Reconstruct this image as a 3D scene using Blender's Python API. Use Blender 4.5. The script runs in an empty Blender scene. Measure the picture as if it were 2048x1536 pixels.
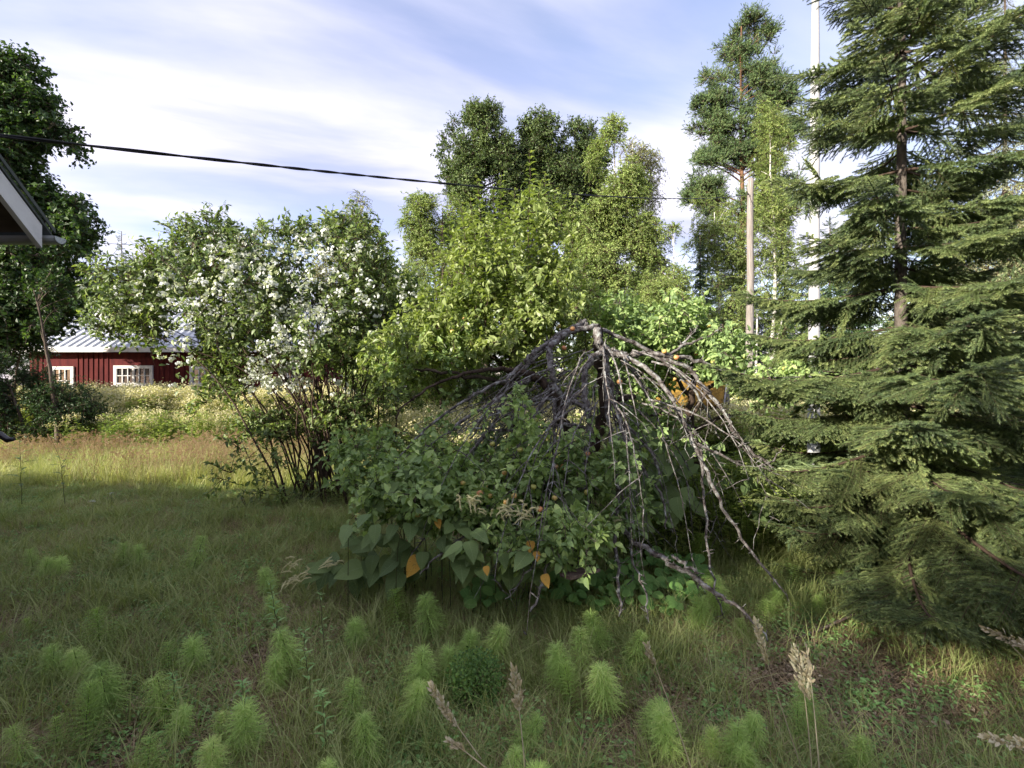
import bpy, math, random
import numpy as np
from mathutils import Vector, Matrix, Euler, noise
random.seed(7)
R = math.radians
sc = bpy.context.scene
COL = sc.collection

# ------------------------------------------------------------------ camera, sky, sun, exposure
CAM_H = 1.6
FPX = 938.0
cam_d = bpy.data.cameras.new('camera')
cam = bpy.data.objects.new('camera', cam_d)
COL.objects.link(cam)
cam.location = (0, 0, CAM_H)
cam.rotation_euler = (R(90), 0, 0)
cam_d.sensor_width = 36
cam_d.lens = FPX / 2048 * 36
cam_d.clip_start = 0.05
cam_d.clip_end = 600
sc.camera = cam

SUN_EL, SUN_AZ = R(20), R(52)          # sun stands behind the camera, to the left
sun_dir = Vector((-math.sin(SUN_AZ) * math.cos(SUN_EL), -math.cos(SUN_AZ) * math.cos(SUN_EL), math.sin(SUN_EL)))
sun_d = bpy.data.lights.new('sun', 'SUN')
sun_d.energy = 2.0
sun_d.angle = R(0.55)
sun_d.color = (1.0, 0.92, 0.79)
sun = bpy.data.objects.new('sun', sun_d)
COL.objects.link(sun)
sun.rotation_euler = sun_dir.to_track_quat('Z', 'Y').to_euler()
sun.location = (-30, -30, 40)

sc.view_settings.view_transform = 'Standard'
sc.view_settings.look = 'None'
sc.view_settings.gamma = 1
sc.view_settings.exposure = 2.65
sc.view_settings.use_curve_mapping = False

world = bpy.data.worlds.new('World')
sc.world = world
world.use_nodes = True
nt = world.node_tree
nt.nodes.clear()
def N(t, **kw):
    n = nt.nodes.new(t)
    for k, v in kw.items():
        setattr(n, k, v)
    return n
def math_n(op, a, b=None, c=None, tree=None):
    t = tree or nt
    n = t.nodes.new('ShaderNodeMath'); n.operation = op
    for i, v in enumerate((a, b, c)):
        if v is None: continue
        if isinstance(v, (int, float)): n.inputs[i].default_value = v
        else: t.links.new(v, n.inputs[i])
    return n.outputs[0]
L = nt.links.new
sky = N('ShaderNodeTexSky', sky_type='NISHITA', sun_disc=False, sun_elevation=SUN_EL, sun_rotation=R(180 + 52))
sky.air_density = 1.0; sky.dust_density = 0.6; sky.ozone_density = 1.4
tc = N('ShaderNodeTexCoord')
sep = N('ShaderNodeSeparateXYZ'); L(tc.outputs['Generated'], sep.inputs[0])
zc = math_n('MAXIMUM', sep.outputs[2], 0.02)
zc = math_n('ADD', zc, 0.10)
u = math_n('DIVIDE', sep.outputs[0], zc)
v = math_n('DIVIDE', sep.outputs[1], zc)
comb = N('ShaderNodeCombineXYZ'); L(u, comb.inputs[0]); L(v, comb.inputs[1])
def cloudnoise(rot, scl, scale, detail, rough, dist=0.0, off=(0, 0, 0)):
    vr = N('ShaderNodeVectorRotate', rotation_type='Z_AXIS'); L(comb.outputs[0], vr.inputs['Vector']); vr.inputs['Angle'].default_value = R(rot)
    mp = N('ShaderNodeMapping'); L(vr.outputs[0], mp.inputs[0])
    mp.inputs['Scale'].default_value = scl
    mp.inputs['Location'].default_value = off
    nz = N('ShaderNodeTexNoise'); L(mp.outputs[0], nz.inputs['Vector'])
    nz.inputs['Scale'].default_value = scale; nz.inputs['Detail'].default_value = detail
    nz.inputs['Roughness'].default_value = rough; nz.inputs['Distortion'].default_value = dist
    return nz.outputs['Fac']
n1 = cloudnoise(-25, (0.42, 1.15, 1), 0.62, 4, 0.45, 0.4, (3.1, 0.4, 0))
n2 = cloudnoise(-18, (0.7, 1.7, 1), 1.1, 6, 0.5, 0.3, (7.7, 2.2, 0))
cl = math_n('ADD', math_n('MULTIPLY', n1, 0.68), math_n('MULTIPLY', n2, 0.32))
rmp = N('ShaderNodeValToRGB'); L(cl, rmp.inputs[0])
rmp.color_ramp.elements[0].position = 0.38; rmp.color_ramp.elements[0].color = (0, 0, 0, 1)
rmp.color_ramp.elements[1].position = 0.57; rmp.color_ramp.elements[1].color = (1, 1, 1, 1)
# cloud brightness varies with its thickness
shade = N('ShaderNodeValToRGB'); L(n2, shade.inputs[0])
shade.color_ramp.elements[0].position = 0.36; shade.color_ramp.elements[0].color = (2.3, 2.4, 3.6, 1)
shade.color_ramp.elements[1].position = 0.58; shade.color_ramp.elements[1].color = (4.0, 3.85, 4.5, 1)
mixc = N('ShaderNodeMixRGB'); 
base = N('ShaderNodeMixRGB', blend_type='MULTIPLY'); base.inputs[0].default_value = 1
L(sky.outputs[0], base.inputs[1]); base.inputs[2].default_value = (1.35, 1.12, 1.12, 1)
L(math_n('MULTIPLY', rmp.outputs[0], 0.93), mixc.inputs[0]); L(base.outputs[0], mixc.inputs[1]); L(shade.outputs[0], mixc.inputs[2])
bg = N('ShaderNodeBackground'); bg.inputs[1].default_value = 0.05
L(mixc.outputs[0], bg.inputs[0])
out = N('ShaderNodeOutputWorld'); L(bg.outputs[0], out.inputs[0])

sc.cycles.max_bounces = 6
sc.cycles.diffuse_bounces = 5
sc.cycles.transmission_bounces = 4
sc.cycles.transparent_max_bounces = 4
sc.cycles.glossy_bounces = 2
sc.cycles.use_denoising = True
sc.cycles.denoiser = 'OPENIMAGEDENOISE'
sc.cycles.denoising_input_passes = 'RGB_ALBEDO_NORMAL'

# ------------------------------------------------------------------ helpers
def W(px, py, d):
    return np.array(((px - 1024) / FPX * d, d, CAM_H + (770 - py) / FPX * d))
def wx(px, d): return (px - 1024) / FPX * d
def gz(x, y):
    return 0.035 * math.sin(x * 0.9 + 1.3) * math.cos(y * 0.7) + 0.03 * math.sin(x * 0.31 - y * 0.42) + 0.012 * math.sin(3.1 * x + 1.7 * y) * math.sin(2.3 * y - x)
def gzv(x, y):
    return 0.035 * np.sin(x * 0.9 + 1.3) * np.cos(y * 0.7) + 0.03 * np.sin(x * 0.31 - y * 0.42) + 0.012 * np.sin(3.1 * x + 1.7 * y) * np.sin(2.3 * y - x)

class Geo:
    """collects triangles; builds ONE mesh"""
    def __init__(s): s.V = []; s.F = []; s.M = []; s.A = []; s.n = 0
    def add(s, V, F, mi=0, rnd=0.5):
        V = np.asarray(V, float).reshape(-1, 3); F = np.asarray(F, int).reshape(-1, 3)
        s.V.append(V); s.F.append(F + s.n); s.n += len(V)
        s.M.append(np.full(len(F), mi, int)); 
        s.A.append(np.full(len(F), rnd, float) if np.isscalar(rnd) else np.asarray(rnd, float))
    def quad(s, a, b, c, d, mi=0, rnd=0.5): s.add([a, b, c, d], [(0, 1, 2), (0, 2, 3)], mi, rnd)
    def box(s, lo, hi, mi=0, rnd=0.5):
        x0, y0, z0 = lo; x1, y1, z1 = hi
        V = [(x0,y0,z0),(x1,y0,z0),(x1,y1,z0),(x0,y1,z0),(x0,y0,z1),(x1,y0,z1),(x1,y1,z1),(x0,y1,z1)]
        Q = [(0,3,2,1),(4,5,6,7),(0,1,5,4),(1,2,6,5),(2,3,7,6),(3,0,4,7)]
        F = []
        for q in Q: F += [(q[0],q[1],q[2]),(q[0],q[2],q[3])]
        s.add(V, F, mi, rnd)
    def tube(s, pts, rad, k=5, mi=0, rnd=0.5, knob=0.0, rng=None, cap=True):
        P = np.asarray(pts, float); n = len(P)
        rad = np.full(n, rad, float) if np.isscalar(rad) else np.asarray(rad, float)
        T = np.gradient(P, axis=0); T /= np.linalg.norm(T, axis=1)[:, None] + 1e-9
        up = np.array((0, 0, 1.0)) if abs(T[0][2]) < 0.9 else np.array((1.0, 0, 0))
        X = np.cross(T, up); X /= np.linalg.norm(X, axis=1)[:, None] + 1e-9
        Y = np.cross(T, X)
        a = np.linspace(0, 2 * math.pi, k, endpoint=False)
        rr = rad[:, None] * np.ones((1, k))
        if knob and rng is not None: rr = rr * (1 + knob * rng.uniform(-1, 1, rr.shape))
        V = P[:, None, :] + rr[..., None] * (np.cos(a)[None, :, None] * X[:, None, :] + np.sin(a)[None, :, None] * Y[:, None, :])
        V = V.reshape(-1, 3)
        F = []
        for i in range(n - 1):
            for j in range(k):
                a0 = i * k + j; a1 = i * k + (j + 1) % k; b0 = a0 + k; b1 = a1 + k
                F += [(a0, a1, b1), (a0, b1, b0)]
        if cap:
            V = np.vstack([V, P[:1], P[-1:]]); m = n * k
            for j in range(k):
                F.append((m, (j + 1) % k, j)); F.append((m + 1, (n - 1) * k + j, (n - 1) * k + (j + 1) % k))
        s.add(V, F, mi, rnd)
    def bake(s, proto, pos, mat, mi=0, rnd=None):
        """place proto (V,F) n times: pos (n,3), mat (n,3,3)"""
        V, F = proto; n = len(pos)
        if n == 0: return
        VV = np.einsum('nij,vj->nvi', mat, V) + pos[:, None, :]
        FF = F[None] + (np.arange(n) * len(V))[:, None, None]
        if rnd is None: rnd = np.random.default_rng(n).random(n)
        s.V.append(VV.reshape(-1, 3)); s.F.append(FF.reshape(-1, 3) + s.n); s.n += n * len(V)
        s.M.append(np.full(n * len(F), mi, int)); s.A.append(np.repeat(rnd, len(F)))
    def mesh(s, name, mats, smooth=False):
        me = bpy.data.meshes.new(name)
        V = np.vstack(s.V); F = np.vstack(s.F)
        me.vertices.add(len(V)); me.vertices.foreach_set('co', V.astype(np.float32).ravel())
        me.loops.add(len(F) * 3); me.loops.foreach_set('vertex_index', F.astype(np.int32).ravel())
        me.polygons.add(len(F))
        me.polygons.foreach_set('loop_start', np.arange(0, len(F) * 3, 3, dtype=np.int32))
        me.polygons.foreach_set('loop_total', np.full(len(F), 3, dtype=np.int32))
        me.polygons.foreach_set('material_index', np.concatenate(s.M).astype(np.int32))
        me.polygons.foreach_set('use_smooth', np.full(len(F), smooth, dtype=bool))
        at = me.attributes.new('rnd', 'FLOAT', 'FACE'); at.data.foreach_set('value', np.concatenate(s.A).astype(np.float32))
        for m in (mats if isinstance(mats, (list, tuple)) else [mats]): me.materials.append(m)
        me.update()
        return me

def tagit(o, label=None, cat=None, group=None, kind=None):
    if label: o['label'] = label
    if cat: o['category'] = cat
    if group: o['group'] = group
    if kind: o['kind'] = kind
    return o
def thing(name, label, cat, loc=(0, 0, 0), group=None, rz=0):
    o = bpy.data.objects.new(name, None); COL.objects.link(o)
    o.location = loc; o.rotation_euler = (0, 0, rz); o.empty_display_size = 0.2
    return tagit(o, label, cat, group)
def obj(name, me, parent=None, loc=None, rot=None, scl=None, kind=None, world=True):
    """world=True: mesh coordinates are world coordinates, the parent only carries it"""
    o = bpy.data.objects.new(name, me); COL.objects.link(o)
    if parent is not None:
        o.parent = parent
        if world: o.matrix_parent_inverse = Matrix.LocRotScale(parent.location, parent.rotation_euler, parent.scale).inverted()
    if loc is not None: o.location = loc
    if rot is not None: o.rotation_euler = rot
    if scl is not None: o.scale = (scl, scl, scl) if np.isscalar(scl) else scl
    if kind: o['kind'] = kind
    return o

# scatter: points with rotation / scale / pick attributes, instanced by geometry nodes
def scatter(name, protos, pos, rot, scl, pick=None, parent=None, kind='stuff', rng=None):
    n = len(pos); rng = rng or np.random.default_rng(n)
    pick = rng.integers(0, len(protos), n) if pick is None else pick
    me = bpy.data.meshes.new(name)
    me.vertices.add(n); me.vertices.foreach_set('co', np.asarray(pos, np.float32).ravel())
    a = me.attributes.new('rot', 'FLOAT_VECTOR', 'POINT'); a.data.foreach_set('vector', np.asarray(rot, np.float32).ravel())
    scl = np.asarray(scl, np.float32)
    if scl.ndim == 1: scl = np.repeat(scl[:, None], 3, 1)
    a = me.attributes.new('scl', 'FLOAT_VECTOR', 'POINT'); a.data.foreach_set('vector', scl.ravel())
    a = me.attributes.new('pick', 'INT', 'POINT'); a.data.foreach_set('value', np.asarray(pick, np.int32))
    me.update()
    o = obj(name, me, parent, kind=kind)
    ng = scatter_group(protos)
    m = o.modifiers.new('scatter', 'NODES'); m.node_group = ng
    return o
_groups = {}
def scatter_group(protos):
    key = tuple(p.name for p in protos)
    if key in _groups: return _groups[key]
    g = bpy.data.node_groups.new('scatter', 'GeometryNodeTree')
    g.interface.new_socket('Geometry', in_out='INPUT', socket_type='NodeSocketGeometry')
    g.interface.new_socket('Geometry', in_out='OUTPUT', socket_type='NodeSocketGeometry')
    gi = g.nodes.new('NodeGroupInput'); go = g.nodes.new('NodeGroupOutput')
    iop = g.nodes.new('GeometryNodeInstanceOnPoints')
    join = g.nodes.new('GeometryNodeJoinGeometry')
    for p in reversed(protos):
        oi = g.nodes.new('GeometryNodeObjectInfo'); oi.inputs['Object'].default_value = p; oi.inputs['As Instance'].default_value = True
        g.links.new(oi.outputs['Geometry'], join.inputs[0])
    def na(nm, ty):
        n_ = g.nodes.new('GeometryNodeInputNamedAttribute'); n_.data_type = ty; n_.inputs['Name'].default_value = nm
        return n_.outputs['Attribute']
    e2r = g.nodes.new('FunctionNodeEulerToRotation'); g.links.new(na('rot', 'FLOAT_VECTOR'), e2r.inputs[0])
    g.links.new(gi.outputs[0], iop.inputs['Points']); g.links.new(join.outputs[0], iop.inputs['Instance'])
    iop.inputs['Pick Instance'].default_value = True
    g.links.new(na('pick', 'INT'), iop.inputs['Instance Index'])
    g.links.new(e2r.outputs[0], iop.inputs['Rotation']); g.links.new(na('scl', 'FLOAT_VECTOR'), iop.inputs['Scale'])
    g.links.new(iop.outputs[0], go.inputs[0])
    _groups[key] = g
    return g
def proto(name, geo, mats, smooth=False):
    return bpy.data.objects.new(name, geo.mesh(name, mats, smooth))

# orientation helpers (vectorised)
def norm(v): return v / (np.linalg.norm(v, axis=-1, keepdims=True) + 1e-9)
def frames(xdir, zhint):
    """matrices whose columns are X=xdir, Y, Z close to zhint"""
    x = norm(xdir); y = norm(np.cross(zhint, x)); z = np.cross(x, y)
    return np.stack([x, y, z], axis=-1)
def mats_to_euler(M):
    return np.array([Matrix(m.tolist()).to_euler()[:] for m in M])
def frames_z(zdir, rng):
    z = norm(zdir); h = rng.normal(size=z.shape); x = norm(np.cross(h, z)); y = np.cross(z, x)
    return np.stack([x, y, z], axis=-1)

# ------------------------------------------------------------------ materials
def new_mat(name):
    m = bpy.data.materials.new(name); m.use_nodes = True; t = m.node_tree; t.nodes.clear()
    return m, t
def rgba(c): return (c[0], c[1], c[2], 1)
ALB = 1.85
def leaf_mat(name, cols, trans=0.3, rough=0.45, spec=0.35, spread=1.0):
    if name not in ('white_petal', 'cream_flower', 'dry_straw', 'seed_head'): cols = [tuple(min(v * ALB, .6) for v in c) for c in cols]
    
    """cols: 3-4 colours from dark to light picked per leaf and per branchlet"""
    m, t = new_mat(name); n = t.nodes.new; l = t.links.new
    at = n('ShaderNodeAttribute'); at.attribute_name = 'rnd'
    oi = n('ShaderNodeObjectInfo')
    f = math_n('ADD', math_n('MULTIPLY', at.outputs['Fac'], 0.6, tree=t), math_n('MULTIPLY', oi.outputs['Random'], 0.4, tree=t), tree=t)
    geo = n('ShaderNodeNewGeometry')
    nz = n('ShaderNodeTexNoise'); nz.inputs['Scale'].default_value = 1.1; nz.inputs['Detail'].default_value = 2
    l(geo.outputs['Position'], nz.inputs['Vector'])
    f = math_n('ADD', f, math_n('MULTIPLY', math_n('SUBTRACT', nz.outputs['Fac'], 0.5, tree=t), 0.7, tree=t), tree=t)
    r = n('ShaderNodeValToRGB'); l(f, r.inputs[0])
    el = r.color_ramp.elements
    k = len(cols)
    pos = [0.05 + 0.9 * i / (k - 1) for i in range(k)]
    el[0].position = pos[0]; el[0].color = rgba(cols[0]); el[1].position = pos[-1]; el[1].color = rgba(cols[-1])
    for i in range(1, k - 1):
        e = el.new(pos[i]); e.color = rgba(cols[i])
    p = n('ShaderNodeBsdfPrincipled'); l(r.outputs[0], p.inputs['Base Color'])
    p.inputs['Roughness'].default_value = rough; p.inputs['Specular IOR Level'].default_value = spec
    o = n('ShaderNodeOutputMaterial')
    if trans > 0:
        tr = n('ShaderNodeBsdfTranslucent')
        mx = n('ShaderNodeMixRGB'); mx.blend_type = 'MULTIPLY'; mx.inputs[0].default_value = 1; l(r.outputs[0], mx.inputs[1]); mx.inputs[2].default_value = (1.5, 1.6, 0.7, 1)
        l(mx.outputs[0], tr.inputs[0])
        ms = n('ShaderNodeMixShader'); ms.inputs[0].default_value = trans; l(p.outputs[0], ms.inputs[1]); l(tr.outputs[0], ms.inputs[2]); l(ms.outputs[0], o.inputs[0])
    else: l(p.outputs[0], o.inputs[0])
    return m
def noise_mat(name, cols, scale=8, detail=6, rough=0.85, bump=0.3, stretch=(1, 1, 1), bscale=None, spec=0.2, metallic=0, positions=None, distort=0.0, bdist=0.01):
    m, t = new_mat(name); n = t.nodes.new; l = t.links.new
    tcn = n('ShaderNodeNewGeometry'); mp = n('ShaderNodeMapping'); mp.inputs['Scale'].default_value = stretch; l(tcn.outputs['Position'], mp.inputs[0])
    nz = n('ShaderNodeTexNoise'); nz.inputs['Scale'].default_value = scale; nz.inputs['Detail'].default_value = detail; nz.inputs['Roughness'].default_value = 0.6
    nz.inputs['Distortion'].default_value = distort
    l(mp.outputs[0], nz.inputs['Vector'])
    r = n('ShaderNodeValToRGB'); l(nz.outputs['Fac'], r.inputs[0]); el = r.color_ramp.elements; k = len(cols)
    pos = positions or [0.32 + 0.36 * i / (k - 1) for i in range(k)]
    el[0].position = pos[0]; el[0].color = rgba(cols[0]); el[1].position = pos[-1]; el[1].color = rgba(cols[-1])
    for i in range(1, k - 1): e = el.new(pos[i]); e.color = rgba(cols[i])
    p = n('ShaderNodeBsdfPrincipled'); l(r.outputs[0], p.inputs['Base Color']); p.inputs['Roughness'].default_value = rough
    p.inputs['Specular IOR Level'].default_value = spec; p.inputs['Metallic'].default_value = metallic
    nb = n('ShaderNodeTexNoise'); nb.inputs['Scale'].default_value = bscale or scale * 3; nb.inputs['Detail'].default_value = 5; l(mp.outputs[0], nb.inputs['Vector'])
    b = n('ShaderNodeBump'); b.inputs['Strength'].default_value = bump; b.inputs['Distance'].default_value = bdist; l(nb.outputs['Fac'], b.inputs['Height']); l(b.outputs[0], p.inputs['Normal'])
    o = n('ShaderNodeOutputMaterial'); l(p.outputs[0], o.inputs[0])
    return m

M = {}
M['maple'] = leaf_mat('maple_leaf', [(.010,.022,.008), (.018,.038,.011), (.032,.06,.015), (.07,.11,.022)], .25)
M['poplar'] = leaf_mat('poplar_leaf', [(0.022,0.040,0.013), (0.037,0.060,0.020), (0.062,0.092,0.027), (0.098,0.131,0.040)], .2)
M['birch'] = leaf_mat('birch_leaf', [(0.069,0.101,0.032), (0.115,0.159,0.048), (0.167,0.213,0.067), (0.224,0.262,0.092)], .35)
M['birch_pale'] = leaf_mat('pale_birch_leaf', [(.11,.13,.065), (.16,.18,.09), (.215,.225,.12), (.27,.275,.16)], .35)
M['pine'] = leaf_mat('pine_needle', [(0.032,0.057,0.028), (0.057,0.095,0.037), (0.089,0.133,0.051), (0.127,0.164,0.063)], .08)
M['spruce'] = leaf_mat('spruce_needle', [(.014,.030,.016), (.026,.052,.022), (.045,.078,.027), (.075,.115,.032)], .12, .45, .3)
M['spruce_near'] = leaf_mat('near_spruce_needle', [(.036,.056,.030), (.066,.094,.042), (.110,.142,.056), (.180,.205,.080)], .15, .4, .35)
M['spruce_grey'] = leaf_mat('grey_spruce_needle', [(.06,.07,.05), (.09,.10,.07), (.12,.14,.09)], .1)
M['jasmine'] = leaf_mat('mock_orange_leaf', [(.032,.052,.020), (.058,.084,.028), (.088,.120,.038), (.150,.185,.055)], .3)
M['apple_leaf'] = leaf_mat('apple_leaf', [(0.065,0.099,0.041), (0.110,0.161,0.061), (0.167,0.226,0.084), (0.242,0.303,0.114)], .28, .5, .22)
M['shoot_leaf'] = leaf_mat('shoot_leaf', [(.065,.092,.030), (.112,.142,.044), (.150,.182,.062), (.195,.220,.085)], .35, .4, .45)
M['shrub_leaf'] = leaf_mat('shrub_leaf', [(.042,.066,.022), (.072,.104,.032), (.108,.144,.044), (.165,.195,.06)], .3)
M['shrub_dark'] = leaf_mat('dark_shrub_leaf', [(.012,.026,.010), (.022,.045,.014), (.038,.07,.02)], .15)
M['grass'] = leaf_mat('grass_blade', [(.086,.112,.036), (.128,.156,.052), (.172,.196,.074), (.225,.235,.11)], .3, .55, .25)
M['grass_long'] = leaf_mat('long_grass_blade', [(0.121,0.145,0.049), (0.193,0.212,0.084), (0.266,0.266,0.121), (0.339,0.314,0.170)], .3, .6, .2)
M['straw'] = leaf_mat('dry_straw', [(0.152,0.107,0.061), (0.259,0.183,0.107), (0.380,0.289,0.168), (0.517,0.409,0.259)], .15, .7, .15)
M['tan_seed'] = leaf_mat('tan_seed', [(.19,.16,.11), (.27,.235,.165), (.35,.31,.23)], .15, .8, .1)
M['pink_seed'] = leaf_mat('seed_head', [(.28,.17,.12), (.38,.26,.18), (.46,.36,.25)], .2, .8, .1)
M['litter'] = leaf_mat('leaf_litter', [(.060,.046,.030), (.110,.082,.054), (.185,.145,.10), (.28,.23,.165)], .05, .8, .15)
M['weed'] = leaf_mat('weed_leaf', [(0.050,0.102,0.029), (0.094,0.170,0.050), (0.136,0.237,0.076), (0.204,0.288,0.120)], .2, .5, .3)
M['meadow'] = leaf_mat('meadow_leaf', [(.07,.11,.03), (.13,.17,.045), (.20,.23,.07)], .3)
M['cream'] = leaf_mat('cream_flower', [(.46,.43,.24), (.58,.54,.32), (.68,.64,.44)], .2, .8, .1)
M['horsetail'] = leaf_mat('horsetail_green', [(0.120,0.176,0.051), (0.176,0.248,0.072), (0.231,0.311,0.096), (0.287,0.367,0.120)], .3, .6, .2)
M['weed_stem'] = noise_mat('weed_stem', [(.07,.085,.035), (.12,.13,.06)], 30, bump=.1)
M['bark_dark'] = noise_mat('dark_apple_bark', [(.022,.015,.012), (.05,.034,.024), (.085,.06,.045)], 14, stretch=(1, 1, .4), bump=.9, bdist=.02)
M['bark_lichen'] = noise_mat('lichen_bark', [(0.036,0.028,0.025), (0.102,0.087,0.080), (0.205,0.194,0.184), (0.348,0.369,0.348)], 26, bump=1.0, bscale=70, bdist=.01, positions=[.33,.45,.56,.68])
M['twig'] = noise_mat('twig_bark', [(.045,.03,.025), (.10,.07,.06), (.19,.17,.155)], 40, bump=.4)
M['twig_brown'] = noise_mat('shoot_bark', [(.035,.022,.016), (.085,.058,.042)], 30, bump=.3)
M['bark_brown'] = noise_mat('trunk_bark', [(.035,.025,.018), (.08,.06,.045), (.14,.11,.085)], 9, stretch=(1, 1, .3), bump=.8, bdist=.03)
M['bark_pine'] = noise_mat('pine_bark', [(.06,.035,.022), (.15,.08,.045), (.24,.14,.085)], 6, stretch=(1, 1, .4), bump=.8, bdist=.03)
M['bark_spruce'] = noise_mat('spruce_bark', [(.040,.034,.028), (.085,.070,.058), (.150,.128,.108)], 22, stretch=(1, 1, .5), bump=.8, bdist=.012)
M['bark_birch'] = noise_mat('birch_bark', [(.05,.045,.04), (.50,.47,.43), (.62,.59,.55)], 5, stretch=(1, 1, 2.2), bump=.3, positions=[.36,.44,.7])
M['pole_white'] = noise_mat('flagpole_paint', [(0.328,0.328,0.328), (0.410,0.410,0.410), (0.443,0.443,0.443)], 4, stretch=(1, 1, .5), rough=.45, bump=.12, spec=.4)
M['pole_wood'] = noise_mat('weathered_pole', [(.12,.105,.095), (.23,.205,.185), (.32,.29,.265)], 16, stretch=(3, 3, .12), bump=.7, bdist=.01, rough=.9)
M['cable'] = noise_mat('cable_rubber', [(.008,.008,.009), (.02,.02,.022)], 20, rough=.5, bump=.1)
M['red_board'] = noise_mat('red_paint', [(.055,.010,.011), (.085,.014,.014), (.11,.02,.018)], 3, stretch=(3, 3, .5), rough=.9, bump=.3)
M['roof_metal'] = noise_mat('pale_roof_metal', [(.50,.52,.55), (.58,.60,.63), (.62,.64,.67)], 1.2, rough=.38, bump=.05, spec=.6, metallic=.25)
M['white_paint'] = noise_mat('white_paint', [(.50,.49,.47), (.62,.61,.59), (.66,.65,.63)], 9, stretch=(1, 1, 1), rough=.6, bump=.15)
M['soffit'] = noise_mat('brown_soffit_paint', [(.075,.055,.045), (.10,.075,.06)], 5, stretch=(1, 6, 6), rough=.75, bump=.15)
M['gutter'] = noise_mat('grey_gutter_metal', [(.34,.36,.38), (.45,.47,.49)], 4, rough=.4, bump=.05, spec=.5, metallic=.3)
M['roof_dark'] = noise_mat('dark_roof_sheet', [(.05,.055,.05), (.09,.10,.09)], 4, rough=.6, bump=.1)
M['glass'] = noise_mat('window_glass', [(.012,.014,.016), (.025,.028,.03)], 1, rough=.07, bump=.0, spec=.7)
M['moss'] = noise_mat('orange_moss', [(.07,.05,.015), (.22,.13,.025), (.32,.20,.04)], 14, rough=1, bump=1, bdist=.03)
M['grey_wood'] = noise_mat('grey_wood', [(.12,.11,.10), (.24,.23,.22), (.32,.31,.30)], 8, stretch=(1, 1, 1), bump=.5)
M['old_wood'] = noise_mat('old_board_wood', [(.07,.045,.04), (.18,.12,.11), (.27,.20,.18)], 10, stretch=(.6, 6, 6), bump=.5)
M['black_metal'] = noise_mat('black_metal', [(.01,.01,.012), (.02,.02,.022)], 9, rough=.4, bump=.05, spec=.5)
M['petal'] = leaf_mat('white_petal', [(.48,.50,.50), (.56,.58,.58), (.62,.64,.64)], .25, .6, .2)
M['berry_leaf'] = leaf_mat('lingonberry_leaf', [(0.030,0.060,0.017), (0.054,0.102,0.024), (0.096,0.156,0.036)], .15, .5, .2)

# apple skin: green-yellow with a red cheek
def apple_material():
    m, t = new_mat('apple_skin'); n = t.nodes.new; l = t.links.new
    tcn = n('ShaderNodeTexCoord'); oi = n('ShaderNodeObjectInfo')
    nz = n('ShaderNodeTexNoise'); nz.inputs['Scale'].default_value = 22; l(tcn.outputs['Object'], nz.inputs['Vector'])
    sp = n('ShaderNodeSeparateXYZ'); l(tcn.outputs['Object'], sp.inputs[0])
    f = math_n('ADD', math_n('MULTIPLY', sp.outputs[0], 14, tree=t), math_n('ADD', nz.outputs['Fac'], math_n('SUBTRACT', oi.outputs['Random'], 0.5, tree=t), tree=t), tree=t)
    r = n('ShaderNodeValToRGB'); l(f, r.inputs[0]); e = r.color_ramp.elements
    e[0].position = .25; e[0].color = (.36,.36,.09,1); e[1].position = .98; e[1].color = (.52,.22,.09,1)
    x = e.new(.55); x.color = (.52,.34,.11,1)
    p = n('ShaderNodeBsdfPrincipled'); l(r.outputs[0], p.inputs['Base Color']); p.inputs['Roughness'].default_value = .4
    o = n('ShaderNodeOutputMaterial'); l(p.outputs[0], o.inputs[0]); return m
M['apple'] = apple_material()

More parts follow.
